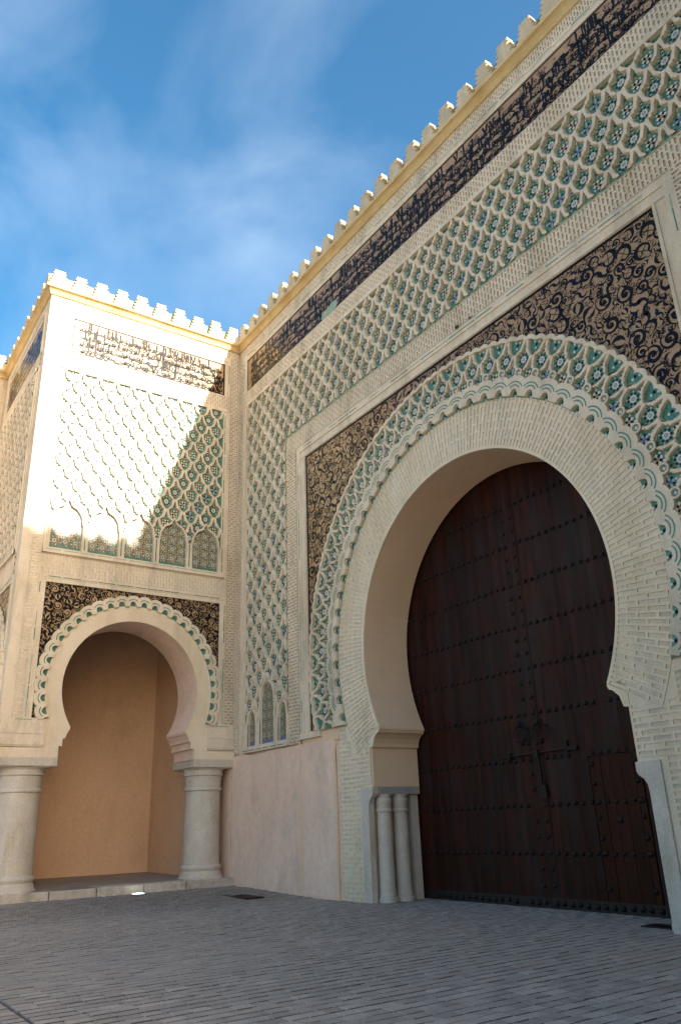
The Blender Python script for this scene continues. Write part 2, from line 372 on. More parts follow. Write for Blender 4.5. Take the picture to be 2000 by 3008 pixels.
def inlay_mesh(kind, sc=1.0):
    mb = MB(); mats = ['green_glaze', 'tile_black', 'tile_white', 'tile_ochre', 'tile_blue', 'tile_lilac']
    def dia(x, y, r_, m, rot=0.0, e=1.0):
        P = []
        for k in range(4):
            a = k*pi/2; px, py = r_*math.cos(a)*e, r_*math.sin(a)
            P.append(((x*1.16+1.22*(px*math.cos(rot)-py*math.sin(rot)))*sc, (y*1.16+1.22*(px*math.sin(rot)+py*math.cos(rot)))*sc, 0.004))
        mb.face(P, m)
    cy = -0.05
    n8 = [(k*pi/4) for k in range(8)]
    if kind == 0:
        dia(0, cy, .026, 5)
        for k, a in enumerate(n8): dia(.046*math.sin(a), cy+.046*math.cos(a), .021, 2)
        for k, a in enumerate(n8): dia(.083*math.sin(a+pi/8), cy+.083*math.cos(a+pi/8), .021, 1, -a)
        for k, a in enumerate(n8): dia(.112*math.sin(a), cy+.112*math.cos(a), .014, 2 if k % 2 else 3)
        for y, m in ((.075, 2), (.105, 1), (.135, 2), (.165, 1), (.195, 2)): dia(0, y, .018, m)
        for y, m in ((-.165, 3), (-.2, 1)): dia(0, y, .016, m)
    elif kind == 1:
        dia(0, cy, .030, 3)
        for k in range(4): a = k*pi/2+pi/4; dia(.05*math.sin(a), cy+.05*math.cos(a), .028, 1)
        for k in range(4): a = k*pi/2; dia(.06*math.sin(a), cy+.06*math.cos(a), .030, 2)
        for k in range(4): a = k*pi/2+pi/4; dia(.095*math.sin(a), cy+.095*math.cos(a), .022, 2)
        dia(0, .09, .022, 3); dia(0, .14, .018, 1); dia(0, -.17, .02, 1)
    elif kind == 2:
        dia(0, cy, .028, 4)
        for k in range(4): a = k*pi/2; dia(.052*math.sin(a), cy+.052*math.cos(a), .028, 5)
        for k in range(4): a = k*pi/2+pi/4; dia(.062*math.sin(a), cy+.062*math.cos(a), .026, 1)
        for k in range(4): a = k*pi/2; dia(.098*math.sin(a), cy+.098*math.cos(a), .02, 2)
        for y, m in ((.09, 3), (.125, 2), (.16, 5), (.19, 1)): dia(0, y, .018, m)
    elif kind == 3:      # small two-lobed edge cell
        dia(0, -.02, .03, 1); dia(.05, .03, .026, 2); dia(-.05, .03, .026, 2); dia(0, -.08, .024, 2); dia(.09, .06, .018, 3); dia(-.09, .06, .018, 3)
    elif kind == 4:      # four-pointed star in a disc
        P = []
        for k in range(8): r_ = .045 if k % 2 == 0 else .018; P.append((r_*math.cos(k*pi/4)*sc, r_*math.sin(k*pi/4)*sc, .006))
        mb.face([(.055*math.cos(k*pi/8)*sc, .055*math.sin(k*pi/8)*sc, .002) for k in range(16)], 0)
        mb.face(P, 2)
    elif kind == 5:
        dia(0, .0, .03, 1); dia(0, .05, .024, 2); dia(0, -.045, .02, 2)
    return mb.mesh('tile_inlay', mats)
INL = [inlay_mesh(k) for k in range(6)]

def lattice(th, F, s0, s1, t0, t1, a, b, os_, ot, d0=0.005, d1=0.085, arches=(), back='green_glaze', name='lattice', skip=None, inlays=True):
    mb = MB()
    i0, i1 = int((s0-os_)/a)-2, int((s1-os_)/a)+2
    j0, j1 = int((t0-ot)/b)-2, int((t1-ot)/b)+2
    for i in range(i0, i1+1):
        for j in range(j0, j1+1):
            if (i+j) % 2: continue
            cx, cy = os_+i*a, ot+j*b
            if cx < s0-a or cx > s1+a or cy < t0-b or cy > t1+b: continue
            if skip and skip(cx, cy): continue
            cellgeo(mb, cx, cy, a, b, d0, d1, random.uniform(.96, 1.015))
            if inlays and s0+.05 < cx < s1-.05 and t0-.1*b < cy < t1-.0*b and not any(inarch(A, cx, cy, .02) or inarch(A, cx, cy-.12, .0) for A in arches):
                k = (i*7+j*3) % 5; k = {0: 0, 1: 1, 2: 0, 3: 2, 4: 1}[k]
                th.rep('tile_inlay', INL[k], F @ T(cx, cy, d0+.002) @ RZ(random.uniform(-.06, .06)) @ Matrix.Diagonal((a/.265, b/.33, 1, 1)))
    mb = clip_bm(mb, [((s0,0,0), (-1,0,0)), ((s1,0,0), (1,0,0)), ((0,t0,0), (0,-1,0)), ((0,t1,0), (0,1,0))])
    if arches:
        keep = [f for f in mb.f if not any(any(inarch(A, mb.v[i][0], mb.v[i][1], -.004) for i in f) for A in arches)]
        mb.f = keep; mb.m = [0]*len(keep)
    th.part(name, mb, 'cream', F)
    bk = MB(); nn = 1
    bk.face([(s0,t0,d0), (s1,t0,d0), (s1,t1,d0), (s0,t1,d0)])
    th.part('tile_backing', bk, back, F)

# arch of a blind arcade: (cs, half width, bottom, spring, tip)
ARH = [(1.0,0),(.93,.03),(.98,.10),(.90,.14),(.93,.20),(.86,.36),(.74,.50),(.58,.62),(.40,.69),(.28,.70),(.26,.755),(.17,.77),(.13,.86),(0,1.0)]
def archpts(A, off=0.0):
    cs, hw, bt, sp, tp = A; h = tp-sp
    L = [(cs+x*(hw+off), sp+y*(h+off*1.3)) for x, y in ARH]
    Rr = [(cs-x*(hw+off), sp+y*(h+off*1.3)) for x, y in reversed(ARH[:-1])]
    return L+Rr
def inarch(A, s, t, off=0.0):
    cs, hw, bt, sp, tp = A
    if abs(s-cs) > hw+off or t > tp+off: return False
    if t < sp: return t > bt-off
    y = (t-sp)/(tp-sp+off)
    x = abs(s-cs)/(hw+off)
    for (x0, y0), (x1, y1) in zip(ARH, ARH[1:]):
        if y0 <= y <= y1 or y1 <= y <= y0:
            k = 0 if y1 == y0 else (y-y0)/(y1-y0)
            return x < x0+(x1-x0)*k
    return False

MOSCOL = ['tile_white', 'green_glaze', 'tile_ochre', 'tile_black', 'tile_blue', 'pale_green', 'tile_lilac']
def mosaic(th, F, A, d, strip='green_glaze', seed=0):
    cs, hw, bt, sp, tp = A; rnd = random.Random(seed)
    mb = MB(); s0, s1 = cs-hw, cs+hw
    mb.face([(s0,bt,d), (s1,bt,d), (s1,tp-.12,d), (s0,tp-.12,d)], 7)
    sh = 0.085
    mb.face([(s0,bt,d+.004), (s1,bt,d+.004), (s1,bt+sh,d+.004), (s0,bt+sh,d+.004)], 8)
    nx = max(1, round(2*hw/.27)); p = 2*hw/nx; kk = p/.205
    ny = int((tp-bt-sh)/p)+1
    pal = rnd.choice([(0,1,2,3), (0,2,5,3), (0,2,1,3), (0,5,2,4)])
    def kite(cx, cy, r0_, r1_, a, wd, m):
        r0_ *= kk; r1_ *= kk
        P = [(cx+r0_*math.cos(a), cy+r0_*math.sin(a)), (cx+(r0_+r1_)/2*math.cos(a-wd), cy+(r0_+r1_)/2*math.sin(a-wd)), (cx+r1_*math.cos(a), cy+r1_*math.sin(a)), (cx+(r0_+r1_)/2*math.cos(a+wd), cy+(r0_+r1_)/2*math.sin(a+wd))]
        if all(s0 < x < s1 and bt+sh < y and inarch(A, x, y, .0) for x, y in P): mb.face([(x, y, d+.003) for x, y in P], m)
    for j in range(ny):
        for i in range(nx):
            for h_ in (0, 1):
                cx = s0+(i+.5+h_*.5)*p; cy = bt+sh+(j+.5+h_*.5)*p
                if h_ and i == nx-1: continue
                c = (pal if (i+j) % 2 else (pal[0], pal[2], pal[1], pal[3])) if not h_ else (2, 3, pal[1], 0)
                kite(cx, cy, -.011, .011, .3, pi/2, c[3])
                k8 = 8
                for k in range(k8):
                    a = 2*pi*k/k8+pi/8
                    kite(cx, cy, .018, .046, a, .40, c[0])
                    kite(cx, cy, .042, .074, a+pi/8, .28, c[1] if k % 2 else c[2])
                    if h_ == 0: kite(cx, cy, .070, .104, a, .18, c[2] if k % 2 else c[0])
    th.part('mosaic_panel', mb, MOSCOL+['mosaic_ground', strip], F)

def arcade(th, F, A, d0, d1, seed, strip='green_glaze'):
    mb = MB()
    i_, o_ = archpts(A), archpts(A, .05)
    n = len(i_)
    b0, b1 = (A[0]+A[1], A[2]), (A[0]-A[1], A[2])
    I = [b0]+i_+[b1]; O = [(A[0]+A[1]+.05, A[2])]+o_+[(A[0]-A[1]-.05, A[2])]
    P = lambda L, d: [(x, y, d) for x, y in L]
    mb.grid([P(O, d0), P(O, d1), P(I, d1), P(I, d1-.03), [(A[0]+(x-A[0])*.985, y, d0) for x, y in I]])
    th.part('blind_arch', mb, 'cream', F)
    mosaic(th, F, A, d0+.004, strip, seed)

# flat inlay strokes
def ribbon(mb, P, W, m=0, z=0.003):
    n = len(P); L = []; Rr = []
    for i in range(n):
        a = P[max(i-1, 0)]; b = P[min(i+1, n-1)]
        dx, dy = b[0]-a[0], b[1]-a[1]; q = math.hypot(dx, dy) or 1
        h = W[i]/2
        L.append((P[i][0]-dy/q*h, P[i][1]+dx/q*h, z)); Rr.append((P[i][0]+dy/q*h, P[i][1]-dx/q*h, z))
    mb.grid([Rr, L], False, m)
def arcpts(cx, cy, r_, a0, a1, n=14): return [(cx+r_*math.cos(a0+(a1-a0)*i/n), cy+r_*math.sin(a0+(a1-a0)*i/n)) for i in range(n+1)]
def bulge(n, w0, w1, w2, pk=.5): return [ (w0+(w1-w0)*(i/n/pk)) if i/n < pk else (w1+(w2-w1)*((i/n-pk)/(1-pk))) for i in range(n+1)]
def scroll_mesh(kind, m, thin):
    mb = MB()
    if kind == 0:
        ribbon(mb, arcpts(0, 0, .66, .3, 5.6, 22), bulge(22, .08, .42, .10, .6))
        ribbon(mb, [(-.6, 0), (.6, .05)], [thin, thin]); ribbon(mb, [(0, -.6), (.06, .6)], [thin, thin])
        ribbon(mb, arcpts(.9, .35, .42, 2.4, 4.6, 8), bulge(8, .02, .2, .05))
        ribbon(mb, arcpts(-.75, -.75, .3, 0.2, 2.6, 8), bulge(8, .02, .24, .03))
    elif kind == 1:
        n = 26; P = []
        for i in range(n+1): a = i/n*pi*3.1; r_ = .95-.78*(i/n)**.8; P.append((r_*math.cos(a), r_*math.sin(a)))
        ribbon(mb, P, bulge(n, .06, .36, .18, .45)); ribbon(mb, arcpts(0, 0, .12, 0, 2*pi, 8), [.16]*9)
        ribbon(mb, arcpts(.85, -.55, .35, 1.2, 3.6, 8), bulge(8, .02, .26, .04))
    elif kind == 2:
        P = arcpts(-.45, .1, .5, pi*.9, -pi*.15, 12)+arcpts(.5, -.1, .5, pi*.85, 2.05*pi, 12)
        ribbon(mb, P, bulge(len(P)-1, .06, .42, .06))
        ribbon(mb, arcpts(-.2, -.55, .4, 2.6, 5.2, 8), bulge(8, .02, .26, .03)); ribbon(mb, arcpts(.25, .6, .4, -.5, 2.0, 8), bulge(8, .02, .26, .03))
    elif kind == 3:
        for k in range(3):
            a = k*2*pi/3+.4; c, s = math.cos(a), math.sin(a)
            P = [(x*c-y*s, x*s+y*c) for x, y in [(0,0),(.25,.10),(.5,.10),(.75,-.03),(.95,-.22)]]
            ribbon(mb, P, [.10,.26,.34,.22,.03])
        ribbon(mb, arcpts(0, 0, .78, 0.2, 1.4, 8), [thin]*9); ribbon(mb, arcpts(0, 0, .78, 2.9, 4.2, 8), [thin]*9)
    else:
        ribbon(mb, arcpts(.1, 0, .7, 2.0, 4.6, 12), bulge(12, .03, .5, .03)); ribbon(mb, arcpts(-.35, .1, .6, -1.1, 1.0, 10), bulge(10, .03, .36, .03))
        ribbon(mb, arcpts(.5, .4, .3, -1, 2.2, 8), bulge(8, .03, .2, .03))
    return mb.mesh('scroll', m)
SC_BLACK = [scroll_mesh(k, 'tile_navy' if k in (2,) else 'tile_black', .07) for k in range(5)]
SC_BUFF = [scroll_mesh(k, 'buff_scroll', .09) for k in range(5)]

def spandrel(th, F, s0, s1, t0, t1, cc, Rr, d, ground, scrolls, radii, tries, border, seed, gain=1.2, extra=0):
    rnd = random.Random(seed); mb = MB(); n = 72
    # ground: plate following the arch
    a0 = math.asin((t0-cc[1])/Rr) if abs(t0-cc[1]) < Rr else -pi/2
    arc = [(cc[0]+Rr*math.cos(a0+(pi-2*a0)*i/n), cc[1]+Rr*math.sin(a0+(pi-2*a0)*i/n)) for i in range(n+1)]
    arc = [(min(max(x, s0+.001), s1-.001), min(y, t1-.001)) for x, y in arc]
    poly = [(s0, t0), (arc[-1][0], t0)] + list(reversed(arc))[1:-1] + [(arc[0][0], t0), (s1, t0), (s1, t1), (s0, t1)]
    prism(mb, poly, d-.02, d)
    th.part('spandrel_panel', mb, ground, F)
    bm_ = MB(); bw = border
    for q in ((s0, s1, t1-bw, t1), (s0, s0+bw, t0, t1-bw), (s1-bw, s1, t0, t1-bw)):
        bm_.face([(q[0],q[2],d+.004), (q[1],q[2],d+.004), (q[1],q[3],d+.004), (q[0],q[3],d+.004)])
    th.part('border_strip', bm_, 'tile_black', F)
    C = []
    g = {}
    cell = radii[0]*2
    for ri, r_ in enumerate(radii):
        for _ in range(tries[ri]):
            x = rnd.uniform(s0+bw, s1-bw); y = rnd.uniform(t0, t1-bw)
            if x-r_*.8 < s0+bw*.6 or x+r_*.8 > s1-bw*.6 or y+r_*.8 > t1-bw*.6 or y-r_*.8 < t0: continue
            if math.hypot(x-cc[0], y-cc[1]) < Rr+r_*.75: continue
            kx, ky = int(x/cell), int(y/cell); ok = True
            for ax in (-1,0,1):
                for ay in (-1,0,1):
                    for (X, Y, RR) in g.get((kx+ax, ky+ay), ()):
                        if (X-x)**2+(Y-y)**2 < (RR+r_)**2*.64: ok = False; break
                    if not ok: break
                if not ok: break
            if not ok: continue
            g.setdefault((kx, ky), []).append((x, y, r_)); C.append((x, y, r_))
    for x, y, r_ in C:
        k = rnd.choice((0, 0, 1, 1, 2, 3, 4)) if r_ > radii[-1]*1.5 else rnd.choice((2, 3, 4, 4))
        sg = rnd.choice((1, 1, -1)); q = r_*gain
        th.rep('scroll_inlay', scrolls[k], F @ T(x, y, d+rnd.uniform(.001, .0024)) @ RZ(rnd.uniform(0, 2*pi)) @ Matrix.Diagonal((q, q*sg, 1, 1)))

    for _ in range(extra):
        x = rnd.uniform(s0+bw+.05, s1-bw-.05); y = rnd.uniform(t0+.05, t1-bw-.05); q = rnd.uniform(.04, .075)
        if math.hypot(x-cc[0], y-cc[1]) < Rr+q: continue
        th.rep('scroll_inlay', scrolls[rnd.choice((2, 3, 4, 4, 1))], F @ T(x, y, d+.0006) @ RZ(rnd.uniform(0, 6.28)) @ Matrix.Diagonal((q, q, 1, 1)))

# calligraphic inscription strokes, unit = band height
def glyphs():
    G = []
    def g(adv, strokes, dots=()):
        G.append((adv, strokes, dots))
    A = arcpts
    g(.11, [([(0,.10),(.01,.35),(.0,.62),(-.03,.66)], [.05,.06,.075,.02])])                                   # alif
    g(.16, [([(.05,.66),(.06,.3),(.05,.14),(.0,.08),(-.10,.07)], [.075,.06,.055,.05,.03])])                   # lam
    g(.24, [([(.16,.66),(.10,.3),(0,.1)], [.07,.05,.04]), ([(-.06,.64),(.04,.3),(.10,.12)], [.07,.05,.04]), (A(.04,.1,.07,pi,2*pi,6), [.04]*7)])   # lam-alif
    g(.20, [(A(.05,.24,.065,0,2*pi,12), [.05]*13), ([(.11,.22),(.09,.10),(.0,.02),(-.12,.03)], [.05,.06,.05,.015])])  # waw
    g(.22, [(A(.02,.22,.13,pi*1.02,2.02*pi,10), bulge(10,.03,.07,.03))], [(.02,.30)])                         # nun
    g(.26, [([(.14,.56),(-.02,.40),(.12,.30),(.13,.16),(-.14,.12)], [.03,.06,.06,.055,.05])])                 # kaf
    g(.20, [(A(.0,.17,.06,0,2*pi,12), [.05]*13), ([(.06,.13),(-.14,.11)], [.05,.04])])                        # mim
    g(.22, [(A(.05,.19,.085,0,2*pi,12), [.045]*13), (A(.02,.17,.045,0,2*pi,8), [.03]*9), ([(.12,.12),(-.12,.11)], [.04,.04])])   # ha
    g(.26, [([(.14,.24),(.12,.12),(.05,.11),(.04,.2),(.03,.12),(-.04,.11),(-.05,.2),(-.06,.12),(-.15,.11)], [.04]*9)], [(.05,.32),(-.03,.32),(.01,.38)])  # teeth
    g(.20, [([(.08,.26),(.10,.14),(.02,.06),(-.08,.05)], [.06,.06,.05,.015])], [(.06,.34)])                   # ra
    g(.24, [([(.08,.34),(-.02,.36),(-.03,.27),(.1,.24),(.0,.2),(-.06,.10),(.05,.02),(.16,.05)], [.02,.05,.05,.04,.05,.06,.06,.02])])  # ayn
    g(.30, [([(.2,.13),(.0,.11),(-.2,.13)], [.03,.06,.04])], [(.02,.03),(.09,.04)])                           # kashida
    return G
GL = glyphs()
GLM = []
def build_glyphs():
    for adv, st, dots in GL:
        mb = MB()
        for P, W in st: ribbon(mb, P, [x*1.35 for x in W])
        for x, y in dots: mb.face([(x-.03,y,.003), (x,y-.034,.003), (x+.03,y,.003), (x,y+.034,.003)])
        GLM.append(mb.mesh('letter', 'tile_black'))
    for h in (.95, .80):   # tall uprights crossing both lines
        mb = MB(); ribbon(mb, [(0,.06),(.0,h*.5),(.01,h-.02),(-.02,h)], [.05,.06,.075,.02]); GLM.append(mb.mesh('letter', 'tile_black'))
build_glyphs()
def inscription(th, F, s0, s1, t0, t1, d, seed, ground='buff_ground'):
    rnd = random.Random(seed); H = t1-t0
    mb = MB(); mb.box(s0, s1, t0, t1, d-.02, d, 0, 'b'); th.part('inscription_panel', mb, ground, F)
    b = MB()
    for q in ((s0,s1,t0,t0+.035), (s0,s1,t1-.035,t1), (s0,s0+.045,t0+.035,t1-.035), (s1-.045,s1,t0+.035,t1-.035)):
        b.face([(q[0],q[2],d+.003), (q[1],q[2],d+.003), (q[1],q[3],d+.003), (q[0],q[3],d+.003)])
    th.part('border_strip', b, 'tile_black', F)
    for base, sc, dens in ((0.01, .50, .54), (.22, .48, .54), (.43, .48, .54), (.64, .46, .54)):
        x = s1-.12
        while x > s0+.22*H:
            k = rnd.choice((0,1,1,2,3,3,3,4,4,5,6,6,7,7,8,8,9,9,10,10,11))
            if rnd.random() < .05 and base < .1: k = 12+rnd.randrange(2)
            adv = (.07 if k >= 12 else GL[k][0])*H*sc*dens
            sy = sc*rnd.uniform(.92, 1.06)
            yy = t0+(base+rnd.uniform(-.015, .03))*H
            mz = rnd.uniform(.95, 1.2)
            th.rep('letter', GLM[k], F @ T(x-adv*.5, yy, d+rnd.uniform(.001, .002)) @ Matrix.Diagonal((H*sc*mz, H*(sy if k < 12 else 1.0), 1, 1)))
            if k in (0, 1) and rnd.random() < .6: th.rep('letter', GLM[13], F @ T(x-adv*1.1, yy, d+.0012) @ Matrix.Diagonal((H*sc, H*sc*.9, 1, 1)))
            x -= adv
    for _ in range(int((s1-s0)*46)):
        q = rnd.uniform(.03, .065)
        th.rep('letter', SC_BLACK[rnd.choice((2, 3, 4))], F @ T(rnd.uniform(s0+.1, s1-.1), rnd.uniform(t0+.1, t1-.1), d+.0005) @ RZ(rnd.uniform(0, 6.28)) @ Matrix.Diagonal((q, q, 1, 1)))

# mouldings
def mould(th, F, s0, s1, t0, t1, wd, d0, d1, name='frame_moulding', m='cream', sides='ltrb', strip=True, d2=None):
    """rectangular picture frame, outer rect given, wd inwards; stepped profile, thin green glazed strips"""
    mb = MB(); d2 = d2 if d2 is not None else (d0+d1)/2
    def bar(a0, a1, b0, b1, ve):
        mb.box(a0, a1, b0, b1, d0-.05, d1, 0, 'b')
    h = wd*.45
    inner = []
    if 't' in sides: mb.box(s0, s1, t1-h, t1, d0-.05, d1, 0, 'b'); mb.box(s0+h*.9, s1-h*.9, t1-wd, t1-h, d0-.05, d2, 0, 'b')
    if 'b' in sides: mb.box(s0, s1, t0, t0+h, d0-.05, d1, 0, 'b'); mb.box(s0+h*.9, s1-h*.9, t0+h, t0+wd, d0-.05, d2, 0, 'b')
    e = h if 't' in sides else 0; f = h if 'b' in sides else 0
    if 'l' in sides: mb.box(s0, s0+h, t0+f, t1-e, d0-.05, d1-.002, 0, 'b'); mb.box(s0+h, s0+wd, t0+f, t1-e, d0-.05, d2-.002, 0, 'b')
    if 'r' in sides: mb.box(s1-h, s1, t0+f, t1-e, d0-.05, d1-.002, 0, 'b'); mb.box(s1-wd, s1-h, t0+f, t1-e, d0-.05, d2-.002, 0, 'b')
    th.part(name, mb, m, F)
    if strip:
        def run(a0, a1, c, ve, d):
            x = a0+.05
            while x < a1-.1:
                L = min(random.choice((.30, .38, .45)), a1-x-.03)
                if random.random() < .86: th.rep('glazed_strip', strip_mesh(round(L, 2)), F @ (T(c, x+L/2, d) @ RZ(pi/2) if ve else T(x+L/2, c, d)))
                x += L+random.uniform(.02, .06)
        if 't' in sides: run(s0+wd, s1-wd, t1-wd*.24, False, d1)
        if 'b' in sides: run(s0+wd, s1-wd, t0+wd*.24, False, d1)
        if 'l' in sides: run(t0+wd*.3, t1-wd, s0+wd*.24, True, d1-.002)
        if 'r' in sides: run(t0+wd*.3, t1-wd, s1-wd*.24, True, d1-.002)
ST = {}
def strip_mesh(L, h=.021):
    if (L, h) not in ST:
        b = MB(); b.box(-L/2, L/2, -h/2, h/2, -.01, .005, 0, 'b'); ST[(L, h)] = b.mesh('glazed_strip', 'pale_green' if int(L*100) % 3 else 'green_glaze')
    return ST[(L, h)]

def plate(th, name, F, s0, s1, t0, t1, d0, d1, m='cream'):
    mb = MB(); mb.box(s0, s1, t0, t1, d0, d1, 0, 'b'); return th.part(name, mb, m, F)

CORN = [(0.0,15.985),(.035,15.985),(.055,16.0),(.055,16.05),(.065,16.06),(.075,16.09),(.10,16.125),(.14,16.15),(.175,16.16),(.185,16.17),(.185,16.245),(.17,16.26),(-.35,16.26)]
def cornice(th, F, s0, s1, m0=0, m1=0):
    mb = MB(); n = max(2, int((s1-s0)/.6)); rows = []
    for dd, t in CORN:
        a, b = s0-m0*max(dd, 0), s1+m1*max(dd, 0)
        rows.append([(a+(b-a)*i/n, t+random.uniform(-.004, .004), dd+random.uniform(-.003, .003)) for i in range(n+1)])
    mb.grid(rows); th.part('cornice', mb, 'cornice', F)

def merlon_mesh():
    mb = MB(); P = [(.305, 0), (.305, .045)]
    for k in range(4):
        w_ = .275-.032*k; z = .05+.115*k
        P += [(w_-.075, z+.012), (w_, z+.085), (w_-.004, z+.10)]
    P += [(.125, .52), (.150, .55), (.150, .585)]
    poly = P+[(-x, y) for x, y in reversed(P)]
    prism(mb, poly, -.17, 0.0, 0, True)
    return mb.mesh('merlon', 'merlon')
MER = merlon_mesh()
def roof_tile_mesh():
    mb = MB()
    # sloping green glazed infill between two merlons, three courses of tile
    for k in range(4):
        z0, z1 = .03+.112*k, .03+.112*(k+1)
        w_ = .05+.045*k
        mb.box(-w_-.1, w_+.1, z0, z1-.006, -.36, -.115-.02*k, 0, 'b')
    return mb.mesh('glazed_tile', 'green_roof')
RTM = roof_tile_mesh()
def merlons(th, F, s0, n, pitch, d=.12):
    for k in range(n):
        c = s0+k*pitch
        th.rep('merlon', MER, F @ T(c, 16.25+random.uniform(-.012, .008), d+random.uniform(-.01, .01)) @ RZ(random.uniform(-.022, .022)) @ Matrix.Diagonal((random.uniform(.95, 1.04), random.uniform(.93, 1.05), 1, 1)))
        if k < n-1: th.rep('glazed_tile', RTM, F @ T(c+pitch/2, 16.25, d+random.uniform(-.005, .005)))

# ------------------------------------------------------------------ ground
def gh(x, y):
    k = min(max((4.5-x)/4.5, 0), 1); k = k*k*(3-2*k)
    return 0.10*k
gm = MB()
xs = [-400, -60, -20, -8, -4]+[i*.5 for i in range(0, 13)]+[8, 12, 20, 40, 100, 400]
ys = [-400, -120, -50, -25, -12, -8, -4, 0, 1.2, 1.6, 6, 30, 400]
gm.grid([[(x, y, gh(x, y)-.020) for x in xs] for y in ys])
plz = MB(); plz.face([(-400,-400,-.006),(400,-400,-.006),(400,-11.6,-.006),(-400,-11.6,-.006)])  # unseen pale sheet, added to throw warm bounced light at the gate
single('bounce_plaza', plz.mesh('bounce_plaza', 'plaza_stone'), ID, None, None, kind='structure')
ground = single('paved_ground', gm.mesh('paved_ground', 'joint_sand'), ID, None, None, kind='structure')
class Struct(Thing):
    def __init__(s, o): s.o = o; WM[o] = ID.copy(); s.reps = {}
GS = Struct(ground)
PV = []
for k in range(9):
    b = MB(); L = .18+.02*(k % 3); b.bevbox(-.077, .077, -L/2, L/2, -.022, 0, .0042+.001*(k//3)); b.m = [0, 1, 0, 1, 0, 1, 0, 1, 0]; PV.append((L, b.mesh('paving_brick', ['paver', 'joint_sand'])))
rr = random.Random(3)
def in_wall(x, y):
    if y > -.02 and not (5.95 < x < 12.95): return True
    if x < .1 and y > -6.2: return True
    return False
def lay(xx, yc, me, rot=0.0):
    if in_wall(xx, yc): return
    GS.rep('paving_brick', me, T(xx, yc, gh(xx, yc)+rr.uniform(-.003, .0025)) @ Matrix.Rotation(rr.uniform(-.010, .010), 4, 'X') @ Matrix.Rotation(rr.uniform(-.012, .012), 4, 'Y') @ RZ(rot+rr.uniform(-.012, .012)))
x = -1.0
while x < 19.5:
    y = -7.83+rr.uniform(0, .01); first = True
    skew = .006*math.sin(x*1.3)
    while y < 1.3:
        L, me = PV[rr.randrange(9)]
        lay(x+skew*y+rr.uniform(-.004, .004), y+L/2, me); y += L+rr.uniform(.004, .010)
    y = -7.87
    while y > -11.5:
        L, me = PV[rr.randrange(9)]
        lay(x+.1+rr.uniform(-.005, .005), y-L/2, me); y -= L+rr.uniform(.004, .010)
    x += .166
GS.flush(300)

# ------------------------------------------------------------------ the gate facade
W = 18.9; XC = 9.43; ZC = 4.90
G = Thing('city_gate', 'monumental tiled city gate wall with huge horseshoe arch and studded wooden doors', 'gate', (XC, 0, 0))
RI = 3.29
aC = math.asin((3.30-ZC)/RI)
def horseshoe(cs, ct, r_, a0, n=64):
    return [(cs+r_*math.cos(a0+(pi-2*a0)*i/n), ct+r_*math.sin(a0+(pi-2*a0)*i/n)) for i in range(n+1)]
arc = horseshoe(XC, ZC, RI, aC)
def jamb(sgn):    # from the ground up to the cusp, offsets from centre line
    X = lambda v: XC+sgn*v
    return [(X(3.46), -.3), (X(3.46), 2.0), (X(3.17), 2.0), (X(3.17), 2.92), (X(3.11), 2.925), (X(3.10), 3.0), (X(3.06), 3.09), (X(2.99), 3.16), (X(2.92), 3.20), (X(2.90), 3.205), (X(2.90), 3.25), (X(2.873), 3.255)]
opening = jamb(1)+arc+list(reversed(jamb(-1)))
mb = MB()
poly = [(-.4, -.3)] + list(reversed(opening)) + [(W, -.3), (W, 16.2), (-.4, 16.2)]
poly[1:1+len(opening)] = list(reversed(opening))
prism(mb, poly, -1.22, -.03, 0, True)
G.part('wall', mb, 'soffit', FM)
# wall behind the door leaves and above (carries the roof line)
plate(G, 'rear_wall', FM, 0, W, 8.6, 16.2, -2.6, -1.24, 'far_plaster')
for a, b in ((0, 5.9), (12.95, W)): plate(G, 'rear_wall', FM, a, b, -.3, 8.6, -2.6, -1.24, 'far_plaster')

# parapet and top bands
cornice(G, FM, 0.05, W)
merlons(G, FM, .34, 30, .63)
plate(G, 'plain_band', FM, 0, W, 15.975, 16.2, -.03, -.002)
bricks(G, FM, .02, W-.02, 15.67, 15.985, .17, .062, .045, .030, .02, 0.004, True, 'band_brick')
plate(G, 'plain_band', FM, .33, W-.33, 15.43, 15.66, -.03, -.035+.06)
mould(G, FM, .34, W-.34, 14.27, 15.64, .2, 0, .035, sides='tlr')
inscription(G, FM, .56, W-.56, 14.29, 15.42, .004, 11)
pm = MB()
prism(pm, [(4.93,14.31),(5.6,14.31),(5.72,14.40),(5.63,14.56),(5.42,14.60),(5.25,14.52),(5.0,14.50),(4.9,14.40)], 0, .012)
G.part('bare_tile_patch', pm, 'pale_green', FM, label='patch of bare turquoise where the lettering has fallen away')
plate(G, 'ledge', FM, .34, W-.34, 13.755, 13.79, -.03, .05)
bricks(G, FM, .34, W-.34, 13.79, 14.275, .165, .082, .045, .040, .022, 0.028, True, 'band_brick')
# corner strips
for a, b in ((0.02, .32), (W-.32, W-.02)):
    bricks(G, FM, a, b, 3.3, 15.66, .155, .078, .04, .034, .022, 0.02, False, 'band_brick')
for a, b, sd in ((.33, .66, 'l'), (W-.66, W-.33, 'r')):
    plate(G, 'plain_band', FM, a, b, 3.25, 13.755, -.03, .028)
    for c in ((a+.07, a+.24)): pass
    mb = MB(); mb.box(a+.04, a+.09, 3.3, 13.75, 0, .055, 0, 'b'); mb.box(b-.10, b-.04, 3.3, 13.75, 0, .075, 0, 'b'); G.part('frame_moulding', mb, 'cream', FM)
    x = 3.4
    while x < 13.4:
        L = random.choice((.3, .38, .45)); G.rep('glazed_strip', strip_mesh(L), FM @ T((a+b)/2, x+L/2, .03) @ RZ(pi/2)); x += L+.05
